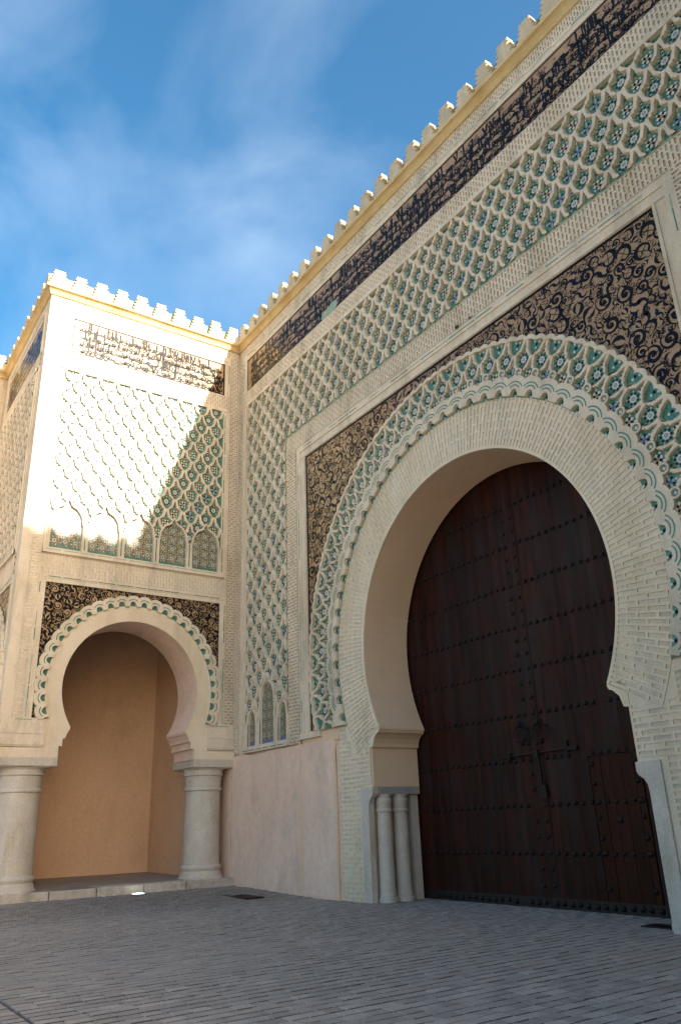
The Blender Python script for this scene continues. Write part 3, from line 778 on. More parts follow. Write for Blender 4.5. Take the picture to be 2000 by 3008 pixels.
# lattice: top strip and two hanging columns
LA, LB, LO, LT = .268, .33, 14.33, 11.80
G_arch_l = [(1.95, .37, 3.41, 4.42, 5.12), (1.14, .21, 3.41, 3.95, 4.42), (2.735, .21, 3.41, 3.98, 4.46)]
G_arch_r = [(W-a, b, c, d, e) for a, b, c, d, e in G_arch_l]
lattice(G, FM, .66, W-.66, 11.52, 13.66, LA, LB, LO, LT, d1=.09)
lattice(G, FM, .66, 3.0, 3.95, 11.52, LA, LB, LO, LT, d1=.075, arches=G_arch_l)
lattice(G, FM, 15.56, W-.66, 3.95, 11.52, LA, LB, LO, LT, d1=.075, arches=G_arch_r)
plate(G, 'ledge', FM, .66, W-.66, 13.66, 13.755, -.03, .10)
for k, A in enumerate(G_arch_l+G_arch_r): arcade(G, FM, A, .005, .09, 40+k, 'tile_blue')
for a0 in (0, 1):
    for a, b in ((.66, .93), (1.35, 1.58), (2.32, 2.525), (2.945, 3.0)):
        if a0: a, b = W-b, W-a
        plate(G, 'pilaster', FM, a, b, 3.41, 4.0, -.01, .08)
    a, b = (.62, 3.0) if not a0 else (W-3.0, W-.62)
    plate(G, 'sill', FM, a, b, 3.26, 3.41, -.03, .10)
    x = a+.05
    while x < b-.4: G.rep('glazed_strip', strip_mesh(.3), FM @ T(x+.15, 3.31, .10)); x += .37
# brick band framing the arch panel
s = .012
plate(G, 'glazed_line', FM, 3.0, 15.56, 11.495, 11.53, -.03, .055, 'pale_green')
bricks(G, FM, 3.0, 15.56, 10.985, 11.495, .17, .084, .045, .042, .024, .045, True, 'band_brick')
for a, b in ((3.0, 3.5), (15.06, 15.56)):
    bricks(G, FM, a, b, 3.27, 10.985, .166, .084, .045, .042, .024, .045, False, 'band_brick')
# alfiz moulding and the arabesque spandrel
mould(G, FM, 3.5, 15.06, 3.35, 10.985, .40, 0, .035, sides='tlr', d2=.012)
mb = MB(); mb.box(3.68, 14.88, 10.60, 10.66, -.03, .03, 0, 'b'); mb.box(3.86, 3.92, 3.45, 10.60, -.03, .03, 0, 'b'); mb.box(14.64+.0, 14.70, 3.45, 10.60, -.03, .03, 0, 'b'); G.part('frame_moulding', mb, 'cream', FM)
spandrel(G, FM, 3.92, 14.80, 3.50, 10.60, (XC, ZC), 5.36, -.012, 'buff_ground', SC_BLACK, (.17, .125, .09, .062, .042), (1400, 5000, 16000, 30000, 36000), .07, 5, 1.18, 1500)
for a, b in ((3.5, 4.35), (14.5, 15.06)):
    plate(G, 'sill', FM, a, b, 3.34, 3.47, -.03, .045)
# tiled scallop band, polar
N0 = 5.335
RM = 4.88
th0 = R(26.4)   # a large cell sits here
def ring_band():
    a = R(N0)/2*RM; b = .30
    mb = MB(); lim = 217.0
    k0 = int(-(26.4+19)/N0)-1
    for k in range(-12, 42):
        ang = 26.4+N0*k
        for row, (off, rr_) in enumerate(((0, 5.02), (.5, 5.02-b), (.5, 5.02+b), (0, 5.02-2*b))):
            s_ = R(ang+off*N0)*RM
            cellgeo(mb, s_, rr_-RM, a, b, .005, .062, random.uniform(1.0, 1.04))
    sA, sB = R(-24)*RM, R(204)*RM
    mb = clip_bm(mb, [((sA,0,0), (-1,0,0)), ((sB,0,0), (1,0,0)), ((0,4.60-RM,0), (0,-1,0)), ((0,5.33-RM,0), (0,1,0))])
    def pol(s_, t_): an = s_/RM; r_ = RM+t_; return (XC+r_*math.cos(an), ZC+r_*math.sin(an))
    mb.v = [(*pol(v[0], v[1]), v[2]) for v in mb.v]
    ZL = [((0,3.47,0), (0,-1,0))]
    mb = clip_bm(mb, ZL)
    G.part('lattice_ring', mb, 'cream', FM)
    n = 228*2; bk = MB()
    bk.grid([[(XC+r_*math.cos(R(-24+.5*i)), ZC+r_*math.sin(R(-24+.5*i)), .004) for i in range(n+1)] for r_ in (5.36, 4.25)])
    G.part('tile_backing', clip_bm(bk, ZL), 'green_glaze', FM)
    # scalloped outer rim
    rim = MB(); rows = [[], [], [], []]
    m = 0
    n = int(228/N0*16)
    for i in range(n+1):
        an = -24+228*i/n
        ph = ((an-26.4)/N0*2) % 1.0
        ro = 5.375+.055*math.sin(pi*ph)
        c, s_ = math.cos(R(an)), math.sin(R(an))
        ri = 5.31+.03*math.sin(pi*ph)
        for row, (r_, d) in enumerate(((ro, -.015), (ro, .08), (ri, .08), (ri, .005))): rows[row].append((XC+r_*c, ZC+r_*s_, d))
    rim.grid(rows); G.part('scalloped_rim', clip_bm(rim, ZL), 'cream', FM)
    # inner band of interlaced arches with semicircular tiled holes
    ib = MB(); m = 20
    for k in range(-10, 36):
        ac = 26.4+N0*k
        if ac-N0/2 < -24 or ac+N0/2 > 206: continue
        In = []; Ou = []
        for i in range(m+1):
            u_ = -1+2*i/m; an = R(ac+u_*N0/2)
            hw = .095/ (R(N0)/2*4.4)
            hole = math.sqrt(max(0, 1-(u_/hw)**2))*.13 if abs(u_) < hw else 0
            ri = 4.265+hole
            ro = 4.60+.075*math.sqrt(max(0, 1-u_*u_))-.03
            In.append((XC+ri*math.cos(an), ZC+ri*math.sin(an))); Ou.append((XC+ro*math.cos(an), ZC+ro*math.sin(an)))
        P = lambda L, d: [(x, y, d) for x, y in L]
        ib.grid([P(Ou, .005), P(Ou, .082), P(In, .082), P(In, .004)])
        if ZC+4.4*math.sin(R(ac)) < 3.62: continue
        for r_, hw2 in ((.23, .62), (.165, .55)):
            cx, cy = XC+4.30*math.cos(R(ac)), ZC+4.30*math.sin(R(ac))
            key = ('arc', r_)
            if key not in ST:
                q = MB(); ribbon(q, arcpts(0, 0, r_, pi/2-hw2*1.5, pi/2+hw2*1.5, 10), [.024]*11, 0, .003); ST[key] = q.mesh('glazed_strip', 'green_glaze')
            G.rep('glazed_strip', ST[key], FM @ T(cx, cy, .083) @ RZ(R(ac)-pi/2))
        G.rep('tile_inlay', INL[5], FM @ T(XC+4.32*math.cos(R(ac)), ZC+4.32*math.sin(R(ac)), .008) @ RZ(R(ac)-pi/2))
        # circle with star, below each large cell
        key = 'circ'
        if key not in ST:
            q = MB(); P0 = [[(r_*math.cos(2*pi*i/20), r_*math.sin(2*pi*i/20), d) for i in range(20)] for r_, d in ((.095, .0), (.09, .012), (.062, .012), (.058, -.02), (.0, -.02))]
            q.grid(P0, True); ST[key] = q.mesh('roundel', 'cream')
        pc = FM @ T(XC+4.70*math.cos(R(ac)), ZC+4.70*math.sin(R(ac)), .077) @ RZ(R(ac)-pi/2)
        o = G.rep('roundel', ST[key], pc)
        G.rep('tile_inlay', INL[4], pc @ T(0, 0, -.017))
        for off, rr_, kd in ((0, 5.02, 0), (.5, 4.72, 2 if k % 2 else 1), (.5, 5.27, 3)):
            an = R(ac+off*N0)
            if ZC+rr_*math.sin(an) < 3.6: continue
            G.rep('tile_inlay', INL[kd], FM @ T(XC+rr_*math.cos(an), ZC+rr_*math.sin(an), .008) @ RZ(an-pi/2) @ Matrix.Diagonal((.95, .95, 1, 1)))
    G.part('interlaced_arch_band', clip_bm(ib, ZL), 'cream', FM)
ring_band()
# brick voussoir ring
th_l = pi - aC
Rmid = 3.78
span = (pi-2*aC)*Rmid
bricks(G, FM, 0, span, RI-Rmid, 4.255-Rmid, .335, .092, .05, .038, .013, .0, True, 'cream_brick', 'arch_plaster', polar=(XC, ZC, Rmid, th_l)) if False else None
def voussoirs():
    mb = MB(); n = int(span/.094); da = (pi-2*aC)/n; L = .345; g = .05
    r0_, r1_ = RI+.03, 4.255
    for j in range(n):
        a0 = aC+da*j; a1 = a0+da; e = da*.20
        x = r0_-(j % 2)*L*.5
        while x < r1_-.01:
            c0, c1 = max(x, r0_), min(x+L, r1_); x += L
            if r1_-c1 < .06: c1 = r1_; x = r1_
            i0, i1 = c0+g/2, c1-g/2
            if i1-i0 < .04: i0, i1 = c0+.01, c1-.01
            def q(a, r_, d): return (XC+r_*math.cos(a), ZC+r_*math.sin(a), d)
            o_ = [q(a1,c0,0), q(a0,c0,0), q(a0,c1,0), q(a1,c1,0)]
            n_ = [q(a1-e,i0,0), q(a0+e,i0,0), q(a0+e,i1,0), q(a1-e,i1,0)]
            z_ = [q(a1-e,i0,-.014), q(a0+e,i0,-.014), q(a0+e,i1,-.014), q(a1-e,i1,-.014)]
            mb.grid([list(reversed(o_)), list(reversed(n_)), list(reversed(z_))], True)
            am, rm = (a0+a1)/2, (i0+i1)/2
            G.rep('brick', brickmesh(i1-i0, da*.62*rm, 0, 'cream_brick'), FM @ T(XC+rm*math.cos(am), ZC+rm*math.sin(am), -.011+random.uniform(-.002, .002)) @ RZ(am))
    nn = 96
    mb.grid([[(XC+r_*math.cos(aC+(pi-2*aC)*i/nn), ZC+r_*math.sin(aC+(pi-2*aC)*i/nn), d) for i in range(nn+1)] for r_, d in ((r0_, 0), (RI-.004, -.004), (RI-.004, -.05))])
    nb = [[(XC+r_*math.cos(aC+(pi-2*aC)*i/nn), ZC+r_*math.sin(aC+(pi-2*aC)*i/nn), d) for i in range(nn+1)] for r_, d in ((4.265, -.03), (4.265, 0.0), (4.255, 0))]
    mb.grid(nb); G.part('mortar', mb, 'arch_plaster', FM)
voussoirs()
# jamb brickwork below the springing and infill wedge at the springing
for sg in (-1, 1):
    X = lambda v: XC+sg*v
    rad_in = RI+.02
    def msk(x, y, hl=.17, sg=sg):
        v = (x-XC)*sg
        if v < 3.21 or y > 3.38: return False
        if y < 2.19 and v-hl < 3.55: return False
        for cv_ in (max(v-hl, 3.21), min(v+hl, 4.37)):
            for cy_ in (y-.046, y+.046):
                if math.atan2(cy_-ZC, cv_) > aC-.004 and math.hypot(cv_, cy_-ZC) < 4.28: return False
        return True
    lo, hi = sorted((X(3.21), X(4.37)))
    bricks(G, FM, lo, hi, 0.0, 3.404, .345, .092, .05, .036, .013, 0.0, False, 'cream_brick', 'arch_plaster', mask=msk, off0=.2)
    wp = [(3.21, 3.115), (3.727, 2.828), (3.86, 3.12), (4.011, 3.45), (4.37, 3.45), (4.37, 2.30), (3.21, 2.90)]
    wp = [(X(a_), b_) for a_, b_ in wp]
    pw = MB(); prism(pw, wp if sg > 0 else list(reversed(wp)), -.03, -.0145); G.part('springing_face', pw, 'arch_plaster', FM)
    base = MB(); base.box(lo, hi, 2.1, 3.1, -.035, -.014, 0, 'b'); q = sorted((X(3.5), X(4.37))); base.box(q[0], q[1], -.2, 2.1, -.035, -.014, 0, 'b'); G.part('jamb_backing', base, 'arch_plaster', FM)
    ww = MB()
    seg = [(2.873, 3.258), (2.90, 3.205), (2.96, 3.185), (3.06, 3.09), (3.11, 2.93), (3.17, 2.92), (3.21, 2.92), (3.21, 3.30), (2.885, 3.302)]
    sg_pts = [(X(a), b) for a, b in seg]
    if sg > 0: sg_pts = sg_pts
    prism(ww, sg_pts if sg < 0 else list(reversed(sg_pts)), -.05, 0.0); G.part('impost_face', ww, 'arch_plaster', FM)
    # side strip left of the brick jamb, rising to the springing of the ring
    st_ = MB()
    q = sorted((X(4.37), X(4.43))); st_.box(q[0], q[1], -.1, 3.34, -.05, .02, 0, 'b'); G.part('plain_band', st_, 'pink_plaster', FM)
    # marble slab with its curved shoulder
    sl = MB()
    P = [(3.56, -.1), (3.56, 2.15), (3.16, 2.15), (3.16, 2.02), (3.19, 1.97), (3.26, 1.92), (3.31, 1.84), (3.32, 1.74), (3.32, -.1)]
    P = [(X(a), b) for a, b in P]
    prism(sl, P if sg < 0 else list(reversed(P)), -.11, .022); G.part('marble_slab', sl, 'marble', FM)
    li = MB(); q = sorted((X(3.16), X(3.46))); li.box(q[0], q[1], 2.0, 2.148, -1.2, -.112); G.part('lintel_slab', li, 'grey_stone', FM)
    sf = MB(); q = sorted((X(3.172), X(3.46)))
    for yc, r_ in ((.34, .165), (.76, .165)):
        c = MB(); prof = [(.20, -.05), (.20, .07), (.175, .09), (.18, .12), (.165, .15), (r_, .2), (r_*.97, 1.1), (r_*.92, 1.64), (.165, 1.66), (.175, 1.69), (.165, 1.72), (.15, 1.74), (.165, 1.84), (.175, 1.87), (.17, 1.90), (.16, 1.93), (.185, 2.0)]
        c.lathe(prof, 24, (X(3.29), yc)); G.part('engaged_column', c, 'marble', ID, smooth=True)
    pr = MB(); q = sorted((X(3.24), X(3.46))); pr.box(q[0], q[1], 1.03, 1.21, -.1, 2.0); G.part('marble_slab', pr, 'marble', ID)
    # painted plaster dado
for a, b in ((0.0, XC-4.43), (XC+4.43, W)):
    mb = MB(); nx = max(6, int((b-a)/.25)); rows = []
    for t_ in (-.2, .0, .06, .5, 1, 1.5, 2, 2.5, 3.0, 3.22):
        rows.append([(a+(b-a)*i/nx, t_+(random.uniform(-.03, .03) if t_ > 3.1 else 0), .045+random.uniform(-.006, .006)) for i in range(nx+1)])
    rows.append([(x_, y_+.01, -.03) for x_, y_, _ in rows[-1]])
    mb.grid(rows); G.part('plaster_dado', mb, 'pink_plaster', FM, smooth=False)
cv = MB(); cv.tube([(3.53, -.055, .0), (3.53, -.055, 1.5), (3.51, -.055, 3.3)], .022, 8); G.part('conduit', cv, 'soffit', ID)
cv = MB(); cv.tube([(4.98, -.05, .0), (4.985, -.05, 2.0), (4.96, -.05, 2.95), (5.0, -.03, 3.15), (5.1, -.0, 3.22)], .035, 8); G.part('conduit', cv, 'soffit', ID)

# ------------------------------------------------------------------ doors
DY = 1.30
def stud_mesh(r_):
    b = MB(); prof = [(r_, 0), (r_*.98, r_*.25), (r_*.8, r_*.62), (r_*.45, r_*.88), (.001, r_*.97)]
    rows = [[(p*math.cos(2*pi*i/10), p*math.sin(2*pi*i/10), z) for i in range(10)] for p, z in prof]
    b.grid(rows, True); return b.mesh('stud', 'iron', True)
STUD = stud_mesh(.042); STUD2 = stud_mesh(.050)
FD = frame((0, DY, 0), (1,0,0), (0,-1,0))
ZR = [.09, .87, 1.66, 2.45, 3.26, 4.09, 4.91, 5.74, 6.56, 7.39]
drnd = random.Random(9)
SEAM = 9.50
for li, (a, b) in enumerate(((5.86, SEAM-.02), (SEAM+.02, 13.0))):
    bk = MB(); bk.box(a, b, -.1, 8.5, -.07, -.035)
    leaf = G.part('door_leaf', bk, 'iron_rust', FD, label='left leaf of dark studded wooden door' if li == 0 else 'right leaf of dark studded wooden door, with a small wicket door')
    x = a; k = 0
    while x < b-.01:
        wd = drnd.uniform(.15, .23); x1 = min(x+wd, b)
        if b-x1 < .08: x1 = b
        segs = [(.03, 8.45)]
        if li == 1 and x1 > 10.70 and x < 11.74:
            if x < 10.70: x1 = 10.70; segs = [(.03, 8.45)]
            else:
                if x1 > 11.74: x1 = 11.74
                segs = [(2.40, 8.45)]
        for z0, z1 in segs:
            p = MB(); p.bevbox(x+.0008, x1-.0008, z0, z1, -.035, drnd.uniform(-.002, .002), .0018); G.part('plank', p, 'wood', FD, leaf)
        x = x1
    # meeting stile and studs
    xs_ = SEAM-.10 if li == 0 else SEAM+.13
    for z in ZR:
        xx = xs_
        step = -.178 if li == 0 else .170
        while 6.0 < xx < 12.9:
            if not (li == 1 and abs(z-2.45) < .1 and 10.15 < xx < 11.5 and drnd.random() < .4) and drnd.random() > .02:
                if not (li == 1 and 10.66 < xx < 10.80 and z < 2.4):
                    G.rep('stud', STUD if z > .2 else STUD2, FD @ T(xx+drnd.uniform(-.012, .012), z+drnd.uniform(-.012, .012), .004), leaf)
            xx += step
    for z0, z1 in zip(ZR, ZR[1:]):
        for f in (.34, .67): G.rep('stud', STUD, FD @ T(xs_+drnd.uniform(-.008, .008), z0+(z1-z0)*f, .004), leaf)
    bt = MB(); bt.box(a, b, -.03, .17, 0, .006, 0, 'b'); G.part('kick_plate', bt, 'iron_rust', FD, leaf)
    if li == 0: bt = MB(); bt.box(b-.17, b, .2, 8.4, 0, .007, 0, 'b'); G.part('meeting_stile', bt, 'wood', FD, leaf)
    else: bt = MB(); bt.box(a, a+.19, .2, 8.4, 0, .012, 0, 'b'); G.part('meeting_stile', bt, 'wood', FD, leaf)
    # ring knocker: two rings on one boss
    def ring(cx, cz, r_, tilt):
        q = MB(); n = 24; rows = []
        for i in range(n):
            an = 2*pi*i/n
            ctr = Vector((cx+r_*math.sin(an), cz-r_+r_*math.cos(an), .035+.03*(1-math.cos(an))*tilt)); e = Vector((math.sin(an), math.cos(an), 0))
            rows.append([ctr+e*.0125*math.cos(2*pi*k/8)+Vector((0,0,1))*.0125*math.sin(2*pi*k/8) for k in range(8)])
        rows.append(rows[0]); q.grid(rows, True); return q
    for cx, rr_ in (((9.26, .14),) if li == 0 else ((9.72, .145),)):
        kn = G.part('knocker', ring(cx, 3.07, rr_, 1.0), 'iron', FD, leaf, smooth=True)
        q = MB(); q.lathe([(.07, 0), (.065, .02), (.04, .05), (.03, .08), (.001, .085)], 14); G.add('knocker_boss', q.mesh('knocker_boss', 'iron'), FD @ T(cx, 3.08, 0), leaf)
        q = MB(); q.lathe([(.045, 0), (.042, .02), (.02, .04), (.001, .045)], 12); G.add('knocker_plate', q.mesh('knocker_plate', 'iron'), FD @ T(cx+.01, 3.08-2*rr_-.05, 0), leaf)
        G.part('knocker', ring(cx+.085, 3.03, rr_*.86, 1.6), 'iron', FD, leaf, smooth=True)
    if li == 1:
        q = MB(); q.tube([(8.78, 2.53, .05), (10.35, 2.56, .05)], .019, 8); G.part('bolt', q, 'iron', FD, leaf)
        q = MB(); q.box(10.3, 10.54, 2.53, 2.59, 0, .06, 0, 'b'); q.box(10.29, 10.33, 2.50, 2.70, 0, .05, 0, 'b'); q.box(9.56, 9.66, 2.48, 2.6, 0, .085, 0, 'b'); q.box(8.92, 8.97, 2.48, 2.58, 0, .08, 0, 'b'); G.part('bolt_bracket', q, 'iron', FD, leaf)
        q = MB(); q.box(9.615, 9.645, 1.98, 2.50, 0, .04, 0, 'b'); G.part('hasp', q, 'iron', FD, leaf)
        q = MB(); prism(q, [(9.57, 1.78), (9.75, 1.78), (9.73, 1.99), (9.60, 2.0)], 0, .06); q.tube([(9.61, 1.98, .03), (9.62, 2.06, .03), (9.68, 2.06, .03), (9.69, 1.98, .03)], .012, 6); G.part('padlock', q, 'iron', FD, leaf)
        # wicket door
        wk = MB(); wk.box(10.72, 11.72, .16, 2.37, -.06, -.025); 
        wo = G.part('wicket_door', wk, 'iron_rust', FD, leaf)
        x = 10.72
        while x < 11.71:
            x1 = min(x+drnd.uniform(.16, .24), 11.72)
            if 11.72-x1 < .08: x1 = 11.72
            p = MB(); p.bevbox(x+.003, x1-.003, .17, 2.37, -.03, drnd.uniform(.004, .012), .004); G.part('plank', p, 'wood_red', FD, leaf); x = x1
        for z in (.35, .87, 1.10, 1.42, 1.66, 1.95, 2.26):
            for xx in (10.78, 11.64): G.rep('stud', STUD, FD @ T(xx, z, .01), leaf)
        q = MB(); q.lathe([(.055, 0), (.05, .02), (.02, .03), (.001, .03)], 12); G.add('wicket_pull', q.mesh('wicket_pull', 'iron'), FD @ T(11.18, 1.38, .012), leaf)
        q = MB(); q.box(10.60, 11.9, 2.40, 2.53, 0, .014, 0, 'b'); G.part('rail', q, 'wood', FD, leaf)
G.flush(300)

# ------------------------------------------------------------------ the corner pavilion
Pv = Thing('corner_pavilion', 'projecting tiled pavilion on marble columns with small horseshoe arch and orange niche', 'pavilion', (-2.7, -3.0, 0.1))
LP = 6.08
PC, PZ, PR = -2.93, 4.86, 1.79
def small_face(F, e0, e1, pc, full, wallback, bk_lim):
    """one arched face of the pavilion; s from e0 to e1"""
    a0 = math.asin((3.88-PZ)/PR)
    arc_ = horseshoe(pc, PZ, PR, a0, 48)
    def jb(sg):
        X = lambda v: pc+sg*v
        return [(X(1.74), 3.15), (X(1.74), 3.42), (X(1.66), 3.425), (X(1.66), 3.60), (X(1.60), 3.605), (X(1.585), 3.68), (X(1.54), 3.78), (X(1.50), 3.82), (X(1.498), 3.875)]
    op = jb(1)+arc_+list(reversed(jb(-1)))
    mb = MB()
    poly = [(e0, 3.15)]+list(reversed(op))+[(e1, 3.15), (e1, 16.2), (e0, 16.2)]
    n = len(poly); tri = tessellate_polygon([[Vector((a, b, 0)) for a, b in poly]])
    b_ = mb.pts([(a, b, -.03) for a, b in poly])
    for t in tri: mb.f.append(tuple(b_+i for i in t)); mb.m.append(0)
    Pv.part('wall', mb, 'cream', F)
    sf = MB()
    sf.grid([[(x, y, -.03) for x, y in op], [(x, y, -1.3) for x, y in op]]); Pv.part('arch_soffit', sf, 'pink_plaster', F)
    un = MB()
    for q0, q1 in ((e0, pc-1.74), (pc+1.74, e1)): un.face([(q0, 3.15, -.03), (q1, 3.15, -.03), (q1, 3.15, -1.3), (q0, 3.15, -1.3)])
    Pv.part('pier_underside', un, 'grey_stone', F)
    if wallback:
        bk = MB(); P2 = [(max(a, bk_lim), b) for a, b in poly]
        b_ = bk.pts([(a, b, -1.3) for a, b in P2])
        for t in tri: bk.f.append(tuple(b_+i for i in t)); bk.m.append(0)
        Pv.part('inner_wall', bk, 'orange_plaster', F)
    return a0
def pavilion_face(F, e0, e1, pc, full=True, bk_lim=-99, wallback=True):
    s0, s1 = e0+.52, e1-.35      # decorated field
    a0 = small_face(F, e0, e1, pc, full, wallback, bk_lim)
    cornice(Pv, F, e0, e1, 1 if full else 0, 0 if full else 1)
    plate(Pv, 'plain_band', F, e0+.03, e1, 15.975, 16.2, -.03, -.002)
    bricks(Pv, F, s0, s1, 15.66, 15.985, .17, .062, .045, .03, .02, .004, True, 'band_brick')
    # edge margin and brick pilaster strips
    if full:
        plate(Pv, 'plain_band', F, e0+.0, e0+.24, 3.98, 15.985, -.03, .0)
        bricks(Pv, F, e0+.24, s0, 3.98, 15.985, .165, .078, .045, .034, .010, .004, False, 'cream_brick')
        bricks(Pv, F, s1, e1-.02, 3.6, 15.985, .155, .078, .04, .034, .022, .004, False, 'band_brick')
    else:
        plate(Pv, 'plain_band', F, e0, s0, 3.98, 15.985, -.03, .0)
        plate(Pv, 'plain_band', F, s1, e1, 3.98, 15.985, -.03, .0)
    plate(Pv, 'plain_band', F, s0, s1, 15.60, 15.66, -.03, .03)
    mould(Pv, F, s0+.0, s1-.0, 14.25, 15.61, .19, 0, .03, sides='tlr')
    inscription(Pv, F, s0+.12+.06, s1-.12-.08, 14.27, 15.41, .004, 23 if full else 24)
    plate(Pv, 'ledge', F, s0, s1, 13.74, 13.775, -.03, .05)
    bricks(Pv, F, s0, s1, 13.775, 14.26, .165, .078, .045, .04, .02, .022, True, 'band_brick')
    # lattice panel
    ls0, ls1 = s0+.06, s1-.22
    wl = ls1-ls0
    plate(Pv, 'frame_moulding', F, s0, ls0+.0, 8.2, 13.74, -.03, .06); plate(Pv, 'frame_moulding', F, ls1, s1-.10, 8.2, 13.74, -.03, .06); plate(Pv, 'frame_moulding', F, s1-.10, s1, 8.2, 13.74, -.03, .03)
    z = 8.3
    while z < 13.3:
        L = random.choice((.3, .38, .45)); Pv.rep('glazed_strip', strip_mesh(L), F @ T(ls1+.05, z+L/2, .06) @ RZ(pi/2)); z += L+.05
    na = 10 if full else 9
    na = 10
    a = wl/na/2
    A = []
    p = wl/5
    for k in range(5): A.append((ls0+p*(k+.5), p/2-.085, 8.34, 9.06, 9.72))
    if full:
        lattice(Pv, F, ls0, ls1, 9.06, 13.64, a, .33, ls0+p*.5, 9.72+.33*.86-.02, arches=A)
        for k, q in enumerate(A): arcade(Pv, F, q, .005, .10, 60+k)
        for k in range(6):
            c = ls0+p*k; x0, x1 = max(c-.085, ls0), min(c+.085, ls1)
            plate(Pv, 'pilaster', F, x0, x1, 8.34, 9.07, -.01, .08)
            if 0 < k < 5: Pv.rep('glazed_strip', strip_mesh(.66, .03), F @ T(c, 8.71, .08) @ RZ(pi/2))
    else:
        lattice(Pv, F, ls0, ls1, 8.34, 13.64, a, .33, ls0+p*.5, 9.72+.33*.86-.02)
    plate(Pv, 'ledge', F, s0, s1-.1, 13.64, 13.74, -.03, .08)
    plate(Pv, 'sill', F, s0, s1-.1, 8.2, 8.34, -.03, .09)
    x = s0+.08
    while x < s1-.4: Pv.rep('glazed_strip', strip_mesh(.38), F @ T(x+.19, 8.29, .09)); x += .44
    bricks(Pv, F, s0, s1, 7.63, 8.2, .185, .085, .045, .042, .016, .03, True, 'cream_brick')
    # arch panel
    al0, al1 = s0-.0, s1-.0
    mould(Pv, F, al0, al1, 3.98, 7.63, .19, 0, .028, sides='tlr')
    spandrel(Pv, F, al0+.15, al1-.15, 4.05, 7.48, (pc, PZ), 2.44, -.01, 'black_ground', SC_BUFF if full else SC_BUFF, (.12, .085, .06, .042, .03), (400, 900, 2500, 5000, 6000) if full else (100, 200, 500, 800, 100), .05, 31, 1.0)
    # scalloped ring
    sc = MB(); Np = 7.8; arcs = []
    lo = math.degrees(math.asin((4.06-PZ)/2.3))
    k = 0
    nl = round((180-2*lo)/Np); st = (180-2*lo)/nl
    bkp = MB(); bkp.grid([[(pc+r_*math.cos(R(lo+(180-2*lo)*i/80)), PZ+r_*math.sin(R(lo+(180-2*lo)*i/80)), -.004) for i in range(81)] for r_ in (2.46, 2.1)]); Pv.part('tile_backing', bkp, 'green_glaze', F)
    for k in range(nl):
        ac = lo+st*(k+.5); In = []; Ou = []; m = 16
        for i in range(m+1):
            u_ = -1+2*i/m; an = R(ac+u_*st/2)
            hw = .56
            hole = math.sqrt(max(0, 1-(u_/hw)**2))*.105 if abs(u_) < hw else 0
            ri = 2.185+(hole+.03 if hole else 0); ro = 2.40+.075*math.sqrt(max(0, 1-u_*u_))
            In.append((pc+ri*math.cos(an), PZ+ri*math.sin(an))); Ou.append((pc+ro*math.cos(an), PZ+ro*math.sin(an)))
        Pp = lambda L, d: [(x_, y_, d) for x_, y_ in L]
        sc.grid([Pp(Ou, -.02), Pp(Ou, .075), Pp(In, .075), Pp(In, -.005)])
        key = 'parc'
        if key not in ST:
            q = MB(); ribbon(q, arcpts(0, 0, .15, pi/2-.85, pi/2+.85, 8), [.022]*9, 0, .003); ST[key] = q.mesh('glazed_strip', 'green_glaze')
        Pv.rep('glazed_strip', ST[key], F @ T(pc+2.225*math.cos(R(ac)), PZ+2.225*math.sin(R(ac)), .076) @ RZ(R(ac)-pi/2))
    Pv.part('scalloped_band', sc, 'cream', F)
    # smooth archivolt faced in brick, lightly recessed joints
    n = 110 if full else 60; da = (pi-2*a0)/n; vb = MB()
    for j in range(n):
        t0_, t1_ = a0+da*j, a0+da*(j+1)
        mid = (1.80, 1.93+.04*(j % 2), 2.06+.04*(j % 2), 2.20)
        for r_0, r_1 in zip(mid, mid[1:]):
            e = da*.04
            P = [(pc+r_*math.cos(t), PZ+r_*math.sin(t), .004+random.uniform(-.0015, .0015)) for r_, t in ((r_0+.003, t0_+e), (r_1-.003, t0_+e), (r_1-.003, t1_-e), (r_0+.003, t1_-e))]
            vb.face(P)
    vb.grid([[(pc+r_*math.cos(a0+(pi-2*a0)*i/80), PZ+r_*math.sin(a0+(pi-2*a0)*i/80), d) for i in range(81)] for r_, d in ((2.2, 0.0005), (1.79, 0.0005), (1.788, -.05))])
    Pv.part('archivolt', vb, 'arch_plaster', F)
    # impost faces, stepped
    for sg in (-1, 1):
        X = lambda v: pc+sg*v
        ext = abs((e0 if sg < 0 else e1)-pc)-.03
        ip = MB()
        P = [(1.50, 3.876), (1.50, 3.82), (1.54, 3.78), (1.585, 3.68), (1.60, 3.605), (1.66, 3.60), (1.66, 3.425), (1.74, 3.42), (1.74, 3.38), (2.16, 3.38), (2.16, 3.7), (2.20, 3.76), (2.20, 4.06), (2.02, 4.06), (1.86, 3.98), (PR*math.cos(a0), PZ+PR*math.sin(a0))]
        P = [(X(a_), b_) for a_, b_ in P]
        prism(ip, P if sg < 0 else list(reversed(P)), -.05, .003); Pv.part('impost_face', ip, 'arch_plaster', F)
        q = sorted((X(2.12), X(ext)))
        blk = MB(); blk.box(q[0], q[1], 3.70, 4.06, -.05, .035, 0, 'b'); 
        blk.box(q[0]+(.0), q[1], 3.52, 3.70, -.05, .022, 0, 'b'); blk.box(q[0]-.02 if sg > 0 else q[0], q[1]+.02 if sg < 0 else q[1], 3.44, 3.52, -.05, .05, 0, 'b'); blk.box(q[0], q[1], 3.38, 3.44, -.05, .03, 0, 'b')
        Pv.part('impost_block', blk, 'cream', F)
        xm = (q[0]+q[1])/2
        if q[1]-q[0] > .5: Pv.rep('glazed_strip', strip_mesh(.38), F @ T(xm, 4.02, .036))
pavilion_face(FP, -LP, 0.0, PC, True, -4.74)
pavilion_face(FF, -5.45, -0.03, -2.72, False, -99, False)
